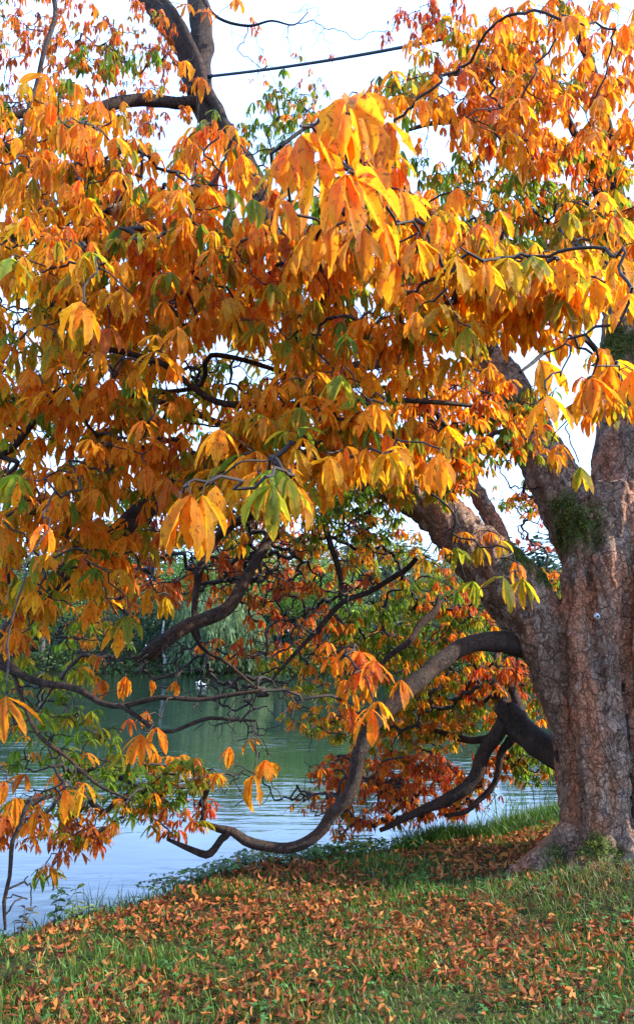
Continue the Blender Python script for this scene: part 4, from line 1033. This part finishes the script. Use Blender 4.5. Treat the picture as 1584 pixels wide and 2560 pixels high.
mb = MB()
ra = P(1290, 1625, 6.45); rb = P(1282, 1776, 7.05)
t = np.linspace(0, 1, 30)[:, None]
tube(mb, ra + (rb - ra) * t + np.array([.01, 0, 0]) * np.sin(t * 5) - ra, np.full(30, .006), 5)
rope = mb.build('hanging_rope', M_CABLE)
rope.location = ra
tag(rope, 'thin dark rope hanging from the arching limb to the low knobbly limb', 'rope')

# ------------------------------------------------------------------ grass, fallen leaves, bank plants
def land_ok(x, y, m=0.0):
    return (y < np.interp(x, BX, BY) + m)


def in_view(x, y, z=0.0, pad=80):
    dx, dy, dz = x - EYE[0], y - EYE[1], z - EYE[2]
    dep = dy * CT + dz * ST
    up = -dy * ST + dz * CT
    px = 792 + F * dx / dep; py = 1280 - F * up / dep
    return (px > -pad) & (px < 1584 + pad) & (py < 2560 + pad * 2) & (dep > .5)


def blades(mb, x, y, h, w, ca, cb, lean=.5, z0=None):
    n = len(x)
    z = gz(x, y) - .01 if z0 is None else z0
    az = rng.uniform(0, 6.283, n)
    p0 = R(90) - np.abs(rng.normal(0, .28, n)); p1 = p0 - np.abs(rng.normal(lean, lean * .6, n))
    V, Fq, C, U = leaflets(np.stack([x, y, z], -1), az, p0, p1, h, w, np.zeros(n), rng.normal(0, .5, n), np.zeros(n), ca, cb, 4, 1)
    V = V.reshape(n, 4, 3, 3)
    # keep blades broad at the foot
    mb.add(V.reshape(-1, 3), Fq, C, U)


def scatter(n, x0, x1, y0, y1, m=0.0, dens=None):
    x = rng.uniform(x0, x1, n); y = y0 + (y1 - y0) * rng.uniform(0, 1, n) ** 1.0
    ok = land_ok(x, y, m) & in_view(x, y)
    if dens is not None: ok &= rng.uniform(0, 1, n) < dens(x, y)
    return x[ok], y[ok]


mb = MB()
# density and colour patches
x, y = scatter(330000, -3.6, 5.4, 3.0, 12.0, .12, lambda x, y: (.35 + .65 * sstep((vnoise(x, y, 2.2, 21) - .3) / .4)) * np.where(y < 6, 1, .8))
n = len(x)
pat = vnoise(x, y, 1.1, 22)[:, None]; pat2 = vnoise(x, y, 4.0, 23)[:, None]
g1 = np.array([.055, .150, .016]); g2 = np.array([.12, .21, .024]); g3 = np.array([.34, .28, .11])
mixv = np.clip(pat * .7 + pat2 * .4 + rng.normal(0, .18, (n, 1)), 0, 1)
cc = g1 * (1 - mixv) + g2 * mixv
dry = rng.uniform(0, 1, (n, 1)) < .09
cc = np.where(dry, g3 * rng.uniform(.6, 1.2, (n, 1)), cc) * rng.normal(1, .2, (n, 1)).clip(.4, 1.6)
h = rng.uniform(.018, .055, n) * (1 + .9 * (vnoise(x, y, 1.7, 24) > .62)) * (1 + .5 * (y > 7.5))
blades(mb, x, y, h, rng.uniform(.0016, .0032, n) * (1 + .06 * (y - 4).clip(0)), cc * .8, cc * 1.15, .6)
# dry hay-like sweep of grass round the mound
x, y = scatter(17000, TB[0] - 1.3, TB[0] + 1.6, TB[1] - 1.5, TB[1] + .2, .1, lambda x, y: np.exp(-(((x - TB[0] + .1) / .9) ** 2 + ((y - TB[1] + .75) / .5) ** 2)))
n = len(x)
cc = (np.array([.20, .17, .065]) * rng.uniform(.5, 1.5, (n, 1)) + np.array([0, .03, 0]) * rng.uniform(0, 1, (n, 1)))
blades(mb, x, y, rng.uniform(.06, .14, n), rng.uniform(.0014, .0026, n), cc * .7, cc * 1.2, 1.3)
grass = mb.build('grass', M_GRASS)
tag(grass, 'short green lawn grass mixed with dry straw on the bank', 'grass', kind='stuff')

# long grass at the water's edge
mb = MB()
x = rng.uniform(-3.6, 5.5, 52000); y = np.interp(x, BX, BY) + rng.normal(-.02, .16, len(x))
k = in_view(x, y) & (rng.uniform(0, 1, len(x)) < np.where(x > .7, 1, .22))
x, y = x[k], y[k]; n = len(x)
cc = (g1 * 1.0 + (g2 - g1) * rng.uniform(0, .7, (n, 1))) * rng.uniform(.4, 1.0, (n, 1))
blades(mb, x, y, rng.uniform(.09, .26, n) * np.where(x > .7, 1.0, .7), rng.uniform(.002, .004, n), cc * .8, cc * 1.2, .9)
tag(mb.build('bank_grass', M_GRASS), 'longer green grass fringing the edge of the water', 'grass', kind='stuff')

# arching sedge clumps on the left edge
def sedge(px, py, n, hmin, hmax, label, lean=1.5, wid=.0022, col=(.07, .10, .03), group=None, spread=.10):
    c = G(px, py); c[2] = float(gz(c[0], c[1]))
    mb = MB()
    x = rng.normal(0, spread * .7, n).clip(-spread * 1.3, spread * 1.3); y = rng.normal(0, spread * .45, n).clip(-spread, spread)
    cc = np.array(col) * rng.uniform(.5, 1.6, (n, 1))
    z0 = np.maximum(gz(x + c[0], y + c[1]), WATER_Z - .1) - c[2] - .01
    blades(mb, x, y, rng.uniform(hmin, hmax, n), np.full(n, wid), cc, cc * 1.3, lean, z0)
    o = mb.build('sedge_clump', M_GRASS); o.location = c
    return tag(o, label, 'sedge', group)


SG = 'sedge clumps along the water edge'
sedge(232, 2262, 80, .15, .34, 'arching sedge clump at the left bank corner by the sapling', group=SG, spread=.09)
sedge(305, 2255, 70, .15, .30, 'low arching sedge clump left of the leafy ivy bank', group=SG, spread=.08)
sedge(410, 2215, 36, .15, .28, 'sparse thin sedge clump in front of the pale water', group=SG)
sedge(1190, 2015, 60, .3, .75, 'tall green sedge clump below the drooping branches', 1.0, .005, (.06, .12, .02), SG, .09)
sedge(1285, 1990, 70, .4, .95, 'tallest sedge clump with long crossing blades near the trunk', .9, .006, (.06, .12, .03), SG, .18)
sedge(1370, 1975, 60, .3, .8, 'dark sedge clump half behind the trunk', .8, .005, (.04, .07, .02), SG, .14)

# fallen leaves
mb = MB()
x, y = scatter(105000, -3.6, 5.4, 3.0, 11.0, .02, lambda x, y: (.18 + .82 * sstep((vnoise(x, y, 1.25, 31) * .55 + vnoise(x, y, 4.2, 32) * .45 - .36) / .22)) * np.where(y > 7.6, .45, 1) * .62)
n = len(x)
z = gz(x, y) + rng.uniform(.014, .050, n)
L = rng.uniform(.022, .070, n)
lc = np.array([[.44, .150, .035], [.52, .20, .05], [.36, .10, .028], [.22, .065, .022], [.54, .25, .07], [.16, .055, .025]])
k = rng.choice(6, n, p=[.26, .12, .24, .20, .06, .12])
cc = lc[k] * rng.normal(1, .15, (n, 1)).clip(.5, 1.5)
V, Fq, C, U = leaflets(np.stack([x, y, z], -1), rng.uniform(0, 6.283, n), rng.normal(.08, .35, n), rng.normal(-.1, 1.1, n), L * 1.1, L * rng.uniform(.12, .23, n), rng.uniform(-1.2, 1.6, n), rng.normal(0, 1.3, n),
                       rng.uniform(.1, .5, n), cc, cc * rng.uniform(.8, 1.3, (n, 1)), 6, 1, rng.normal(0, 1.2, n))
mb.add(V, Fq, C, U)
tag(mb.build('fallen_leaves', M_LITTER), 'curled brown and orange fallen leaves littering the grass', 'fallen leaves', kind='stuff')


# ivy-like cover on the bank edge, weeds by the trunk
def broad(mb, x, y, z, size, cols, pit=.2):
    n = len(x)
    for q in range(3):
        a0 = rng.uniform(0, 6.283, n) if q == 0 else a0 + 2.09
        cc = cols
        V, Fq, C, U = leaflets(np.stack([x, y, z], -1), a0, rng.normal(pit, .25, n), rng.normal(pit - .6, .3, n), size, size * .36, rng.uniform(0, .4, n), rng.normal(0, .3, n), np.full(n, .05), cc, cc * 1.25, 5, 1)
        mb.add(V, Fq, C, U)


mb = MB()
ivx, ivy = [], []
for px, py, n, sx, sy in [(420, 2200, 40, .14, .05), (520, 2185, 80, .2, .07), (620, 2165, 110, .22, .08), (720, 2145, 120, .22, .10), (820, 2125, 110, .24, .10), (900, 2105, 120, .2, .14), (800, 2150, 90, .3, .1)]:
    c = G(px, py)
    ivx.append(rng.normal(c[0], sx, n)); ivy.append(rng.normal(c[1], sy, n))
x = np.concatenate(ivx); y = np.concatenate(ivy); n = len(x)
z = np.maximum(gz(x, y), -.15) + rng.uniform(.03, .16, n)
cols = np.array([.055, .11, .022]) * rng.uniform(.5, 1.9, (n, 1)) + np.where(rng.uniform(0, 1, (n, 1)) < .08, np.array([.15, .02, 0]), 0)
broad(mb, x, y, z, rng.uniform(.03, .055, n), cols)
tag(mb.build('ivy_cover', M_GRASS), 'dense dark green ivy spilling over the bank edge', 'ivy', kind='stuff')

mb = MB()
wx_, wy_ = [], []
for px, py, n, s in [(1560, 2230, 60, .12), (1540, 2330, 50, .14), (1570, 2150, 24, .08), (1400, 2240, 20, .1), (1340, 2450, 24, .15), (820, 2480, 24, .15), (1250, 2230, 26, .12), (1060, 2210, 26, .16), (250, 2330, 16, .1),
                      (120, 2500, 20, .12), (450, 2420, 18, .12), (620, 2540, 18, .12), (1180, 2520, 22, .14), (1480, 2520, 26, .14), (950, 2340, 18, .12), (300, 2520, 16, .1), (60, 2300, 24, .12), (330, 2260, 26, .14)]:
    c = G(px, py); wx_.append(rng.normal(c[0], s, n)); wy_.append(rng.normal(c[1], s, n))
x = np.concatenate(wx_); y = np.concatenate(wy_); n = len(x)
cols = np.array([.06, .15, .035]) * rng.uniform(.6, 1.6, (n, 1))
broad(mb, x, y, gz(x, y) + rng.uniform(.02, .07, n), rng.uniform(.012, .03, n), cols, .35)
tag(mb.build('low_weeds', M_GRASS), 'small clover like weeds scattered through the lawn', 'weeds', kind='stuff')

# saplings at the left corner of the bank
def sapling(px, py, hgt, nl, label, col, lean=0.0):
    c = G(px, py); c[2] = float(gz(c[0], c[1]))
    o = empty('sapling', c)
    tag(o, label, 'sapling', 'leafy saplings at the left bank corner')
    mb = MB(); lf = MB()
    for s in range(3):
        a = random.uniform(0, 6.28); h = hgt * random.uniform(.75, 1.05)
        t = np.linspace(0, 1, 8)[:, None]
        p = np.array([math.cos(a) * .10 + lean, math.sin(a) * .06, 0]) * t ** 1.4 + np.array([0, 0, h]) * t
        tube(mb, p, np.linspace(.003, .001, 8), 5)
        ts = np.linspace(.25, 1, nl)
        hub = np.array([[np.interp(q, t[:, 0], p[:, d]) for d in range(3)] for q in ts])
        n = nl * 2; hub = np.repeat(hub, 2, 0)
        az = np.tile([0, math.pi], nl) + np.repeat(np.arange(nl), 2) * 1.1 + a
        cols = np.array(col) * rng.uniform(.6, 1.5, (n, 1))
        L = rng.uniform(.045, .075, n)
        V, Fq, C, U = leaflets(hub, az, rng.normal(.3, .2, n), rng.normal(-.5, .3, n), L, L * .24, rng.uniform(0, .4, n), rng.normal(0, .3, n), np.full(n, .04), cols, cols * 1.3, 6, 1)
        lf.add(V, Fq, C, U)
    mb.build('stem', M_TWIG, o); lf.build('foliage', M_GRASS, o)


sapling(135, 2292, .27, 7, 'green leafy sapling standing against the water at the bank corner', (.07, .12, .03), .05)
sapling(50, 2318, .20, 5, 'thin brownish sapling at the far left edge of the bank', (.10, .08, .04), -.02)
sapling(172, 2286, .16, 5, 'short sapling with pale yellow green leaves beside the sedge', (.16, .22, .04), .04)

# ------------------------------------------------------------------ far shore trees
def far_tree(px, top_py, base_py, width_px, dist, cols, label, trunkpx=None, kind='round', leaf=.34, n=5200, group='trees on the far shore', cat='tree', name='shore_tree', dens=1.0):
    bx = P(px, 1640, dist)[0]
    bz = float(gz(bx, dist))
    top = P(px, top_py, dist)[2]
    base = P(px, base_py, dist)[2]
    w = width_px * dist / F / 2
    H = top - bz
    n = n if kind == 'willow' else int(n * 1.4)
    o = empty(name, (bx, dist, bz))
    tag(o, label, cat, group)
    cols = np.array(cols)
    mb = MB()
    # trunk and limbs
    lo = max(base - bz, .8)
    t = np.linspace(0, 1, 9)
    tr = np.stack([np.sin(t * 4 + px) * .25, np.cos(t * 3 + px) * .2, t * H * .8], -1)
    tr[0] = [0, 0, -.5]
    tube(mb, tr, np.interp(t, [0, .1, 1], [.42, .3, .05]) * (H / 13), 8)
    for s in range(7):
        a = random.uniform(0, 6.28); z0 = random.uniform(.25, .7) * H
        st = np.array([np.interp(z0 / (H * .8), t, tr[:, d]) for d in range(3)])
        e = st + np.array([math.cos(a) * w * .7, math.sin(a) * w * .6, random.uniform(.1, .3) * H])
        tube(mb, [st, (st + e) / 2 + np.array([0, 0, .3]), e], [.14, .09, .03], 5)
    mb.build('trunk', M_FARBARK, o)
    mb = MB()
    if kind == 'willow':
        m = n // 26
        a = rng.uniform(0, 6.283, m); r = np.sqrt(rng.uniform(.05, 1, m)) * w
        dome = H * (1 - .40 * (r / w) ** 2.2) * rng.uniform(.62, 1.0, m)
        low = rng.uniform(.02, .30, m) * H
        P0 = np.stack([np.cos(a) * r, np.sin(a) * r * .8, dome], -1)
        for k in range(m):
            q = 26
            tt = np.linspace(0, 1, q)
            zz = dome[k] + (low[k] - dome[k]) * tt
            ox = np.cos(a[k]) * .7 * np.sin(tt * 1.5) + rng.normal(0, .07, q)
            hub = np.stack([P0[k, 0] + ox, P0[k, 1] + rng.normal(0, .08, q), zz], -1)
            L = rng.uniform(.5, .9, q)
            c = cols[rng.integers(len(cols))] * rng.uniform(.7, 1.35)
            cc = np.tile(c, (q, 1)) * rng.uniform(.8, 1.2, (q, 1))
            V, Fq, C, U = leaflets(hub, rng.uniform(0, 6.28, q), rng.uniform(-1.1, -.5, q), np.full(q, -1.5), L, np.full(q, .045), np.zeros(q), np.zeros(q), np.zeros(q), cc, cc * 1.15, 3, 1)
            mb.add(V, Fq, C, U)
    else:
        lobes = int(max(12, 36 * dens))
        zc = (base - bz + H) / 2; hz_ = (H - (base - bz)) / 2
        for l in range(lobes):
            if kind == 'cone':
                f = random.random() ** .8
                cz = (base - bz) + f * (H - (base - bz)); rr = w * (1 - f) ** .8 + .2
                a = random.uniform(0, 6.28); q = random.random() ** .4
                c = np.array([math.cos(a) * rr * q, math.sin(a) * rr * q, cz]); lr = .6 + .16 * w * (1.2 - f)
                sc_ = np.array([1.3, 1.3, .55])
            else:
                v = rng.normal(0, 1, 3); v /= np.linalg.norm(v); q = random.uniform(.35, .92)
                if v[2] < -.5: v[2] *= .5
                c = np.array([v[0] * w * q, v[1] * w * .8 * q, zc + v[2] * hz_ * q]); lr = random.uniform(.2, .38) * min(w, hz_) + .25
                sc_ = np.array([1.15, 1.1, .8])
            k = int(n / lobes * random.uniform(.7, 1.3))
            v = rng.normal(0, 1, (k, 3)); v /= np.linalg.norm(v, axis=1)[:, None]
            rr = rng.uniform(.3, 1, k) ** .5 * lr * (1 + .25 * rng.standard_normal(k))
            pts = c + v * rr[:, None] * sc_
            s = leaf * rng.uniform(.5, 1.3, k)
            t1 = np.cross(v, rng.normal(0, 1, (k, 3))); t1 /= np.linalg.norm(t1, axis=1)[:, None] + 1e-9
            nrm = v + rng.normal(0, .6, (k, 3)); nrm /= np.linalg.norm(nrm, axis=1)[:, None]
            t1 = t1 - nrm * (t1 * nrm).sum(1)[:, None]; t2 = np.cross(nrm, t1)
            A = pts - t1 * s[:, None] * .5; B = pts + t2 * s[:, None] * .28; D_ = pts + t1 * s[:, None] * .5; E = pts - t2 * s[:, None] * .28
            V = np.stack([A, B, D_, E], 1).reshape(-1, 3)
            cc = cols[rng.integers(len(cols))] * random.uniform(.75, 1.3) * rng.uniform(.75, 1.25, (k, 1))
            mb.add(V, np.arange(4 * k).reshape(-1, 4), np.repeat(cc, 4, 0))
    mb.build('crown', M_LEAF_FAR, o)
    return o


DG = [(0.032, 0.069, 0.028), (0.044, 0.088, 0.032), (0.038, 0.063, 0.038)]
MG = [(0.11, 0.218, 0.046), (0.141, 0.266, 0.055), (0.094, 0.172, 0.046)]
LG = [(0.207, 0.331, 0.048), (0.275, 0.386, 0.055), (0.138, 0.248, 0.042)]
BG = [(0.036, 0.072, 0.048), (0.048, 0.084, 0.054), (0.054, 0.09, 0.048)]
GG = [(0.138, 0.184, 0.076), (0.168, 0.199, 0.092), (0.107, 0.153, 0.076)]
AU = [(0.312, 0.144, 0.036), (0.24, 0.168, 0.042), (0.144, 0.156, 0.036)]
far_tree(545, 1462, 1660, 235, 80, [(.13, .20, .08), (.18, .24, .10), (.09, .14, .06)], 'pale grey green weeping willow trailing into the far edge of the lake', kind='willow', n=26000, name='weeping_willow', cat='willow')
far_tree(700, 1345, 1610, 250, 86, LG, 'bright lime green round tree just right of and behind the willow', n=7500)
far_tree(830, 1385, 1640, 170, 83, LG + MG, 'yellowish green bushy tree between the lime tree and the dark conifer', n=5200)
far_tree(905, 1320, 1640, 130, 88, BG, 'dark blue green conifer right of centre on the far shore', kind='cone', n=6500, name='conifer')
far_tree(1000, 1325, 1600, 190, 97, GG, 'tall feathery grey green tree behind the conifer', n=6500)
far_tree(1110, 1370, 1640, 190, 90, GG + MG, 'greyish bushy tree left of the leaning trunk', n=5200)
far_tree(960, 1520, 1680, 190, 81, DG, 'low dark shrubby tree under the conifer at the waterline', n=4200)
far_tree(1230, 1420, 1660, 200, 92, MG, 'mid green tree seen under the leaning stem', n=5200)
far_tree(1400, 1425, 1660, 190, 120, BG + GG, 'distant blue green tree showing in the fork of the trunk', n=5200)
far_tree(1290, 1440, 1660, 120, 110, GG, 'small pale distant tree low in the gap of the fork', n=3600)
far_tree(1560, 1400, 1660, 240, 100, MG, 'green tree hidden mostly behind the main trunk', n=4200)
far_tree(600, 1300, 1560, 190, 99, AU + MG, 'russet tinged tall tree rising behind the willow', n=6000)
far_tree(480, 1310, 1580, 180, 92, MG, 'mid green tree behind and left of the willow', n=6000)
far_tree(400, 1480, 1690, 170, 81, DG, 'dark low tree left of the willow beside the pale bare trunk', n=5200)
far_tree(300, 1320, 1600, 210, 94, DG + MG, 'tall dark green tree left behind the broken limb', n=6500)
far_tree(230, 1510, 1690, 200, 81, DG, 'dense very dark shrubby tree at the waterline on the left', n=5200)
far_tree(110, 1340, 1640, 240, 88, MG, 'broad green tree on the left behind the hanging leaves', n=6000)
far_tree(-60, 1320, 1640, 260, 86, DG, 'dark tree at the left end of the far shore', n=5200)
far_tree(780, 1300, 1560, 170, 104, AU, 'brownish autumn tree behind the lime green crown', n=5000)
# far-off wood behind, filling the sky line
mb = MB()
for k in range(80):
    cx = -90 + k * 2.4 + random.uniform(-1, 1); cyy = random.uniform(112, 126)
    w = random.uniform(3, 5.5); H = random.uniform(16, 20)
    kk = 1100
    v = rng.normal(0, 1, (kk, 3)); v /= np.linalg.norm(v, axis=1)[:, None]; v[:, 2] = np.abs(v[:, 2]) * 1.0
    pts = np.array([cx, cyy, .5]) + v * np.array([w, w, H]) * rng.uniform(.75, 1.05, (kk, 1))
    pts[:, 2] = np.maximum(pts[:, 2], .6)
    s = rng.uniform(.5, 1.1, kk)
    t1 = np.cross(v, rng.normal(0, 1, (kk, 3))); t1 /= np.linalg.norm(t1, axis=1)[:, None]; t2 = np.cross(v, t1)
    V = np.stack([pts - t1 * s[:, None] * .6, pts + t2 * s[:, None] * .5, pts + t1 * s[:, None] * .6, pts - t2 * s[:, None] * .5], 1).reshape(-1, 3)
    c = np.array(random.choice([(.05, .085, .045), (.07, .10, .05), (.10, .11, .05)])) * random.uniform(.8, 1.2)
    mb.add(V, np.arange(4 * kk).reshape(-1, 4), np.repeat(c[None] * rng.uniform(.7, 1.3, (kk, 1)), 4, 0))
tag(mb.build('distant_wood', M_LEAF_FAR), 'far-off wood closing the skyline behind the shore trees', 'woodland', kind='stuff')
# undergrowth along the far bank
mb = MB()
kk = 26000
x = rng.uniform(-60, 75, kk); y = FAR_SHORE + rng.uniform(-.3, 3.5, kk)
z = gz(x, y) + rng.uniform(0, 1, kk) ** .8 * (1.1 + 1.5 * vnoise(x, y, .25, 41))
z = np.maximum(z, WATER_Z + .05)
v = rng.normal(0, 1, (kk, 3)); v /= np.linalg.norm(v, axis=1)[:, None]
t1 = np.cross(v, rng.normal(0, 1, (kk, 3))); t1 /= np.linalg.norm(t1, axis=1)[:, None]; t2 = np.cross(v, t1)
pts = np.stack([x, y, z], -1); s = rng.uniform(.2, .45, (kk, 1))
V = np.stack([pts - t1 * s * .6, pts + t2 * s * .4, pts + t1 * s * .6, pts - t2 * s * .4], 1).reshape(-1, 3)
c = (np.array([.03, .055, .02]) + np.array([.06, .07, .015]) * vnoise(x, y, .15, 42)[:, None]) * rng.uniform(.6, 1.4, (kk, 1))
mb.add(V, np.arange(4 * kk).reshape(-1, 4), np.repeat(c, 4, 0))
tag(mb.build('shore_undergrowth', M_LEAF_FAR), 'dark green undergrowth hanging over the far bank', 'undergrowth', kind='stuff')
# pale bare trunk on the far shore
mb = MB()
c = P(412, 1682, 79.2)
t = np.linspace(0, 1, 10)[:, None]
tube(mb, np.array([[0, 0, -.4]]) + np.array([-.35, .1, 5.6]) * t + np.array([.12, 0, 0]) * np.sin(t * 7), np.linspace(.24, .08, 10), 8)
tube(mb, [[-.2, 0, 3.0], [.3, 0, 4.0], [.5, .1, 5.0]], [.08, .06, .02], 6)
pt_ = mb.build('bare_trunk', plain_mat('pale_bark', (.34, .33, .29), .9, noise=.3, nscale=2)); pt_.location = (c[0], c[1], c[2])
tag(pt_, 'pale bare tree trunk standing at the far waterline left of the willow', 'tree trunk')

# ------------------------------------------------------------------ white water birds
M_WHITE = plain_mat('white_feathers', (.82, .82, .80), .6, noise=.04)
M_BEAK = plain_mat('beak', (.55, .22, .04), .5)


def bird(px, py, hd, label, s=1.0):
    g = G(px, py, WATER_Z)
    o = empty('water_bird', (g[0], g[1], WATER_Z))
    o.rotation_euler = (0, 0, hd)
    o.scale = (s, s, s)
    tag(o, label, 'bird', 'white birds floating on the lake')
    mb = MB()
    pth = smooth_path([(-.30, 0, .10, .015), (-.22, 0, .10, .06), (-.08, 0, .08, .10), (.06, 0, .08, .10), (.16, 0, .12, .06), (.20, 0, .20, .036), (.21, 0, .28, .032), (.235, 0, .315, .042), (.27, 0, .31, .026), (.29, 0, .305, .012)], .02)
    tube(mb, pth[:, :3], pth[:, 3], 12, cap=True)
    b_ = mb.build('body', M_WHITE, o)
    mb = MB(); tube(mb, [(.28, 0, .308), (.35, 0, .295)], [.014, .004], 6, cap=True); mb.build('beak', M_BEAK, o)
    for sd in (-1, 1):
        mb = MB(); pth = smooth_path([(.08, sd * .085, .11, .02), (-.04, sd * .10, .12, .05), (-.18, sd * .07, .13, .035), (-.31, sd * .02, .14, .008)], .03)
        tube(mb, pth[:, :3], pth[:, 3], 8, cap=True); mb.build('wing', M_WHITE, o)


bird(495, 1708, .4, 'white bird nearer the bank trees, left one of the close pair', .6)
bird(510, 1713, 3.1, 'white bird facing left just right of the first one', .6)
bird(783, 1738, 1.9, 'lone white bird on open water below the lime tree', .5)
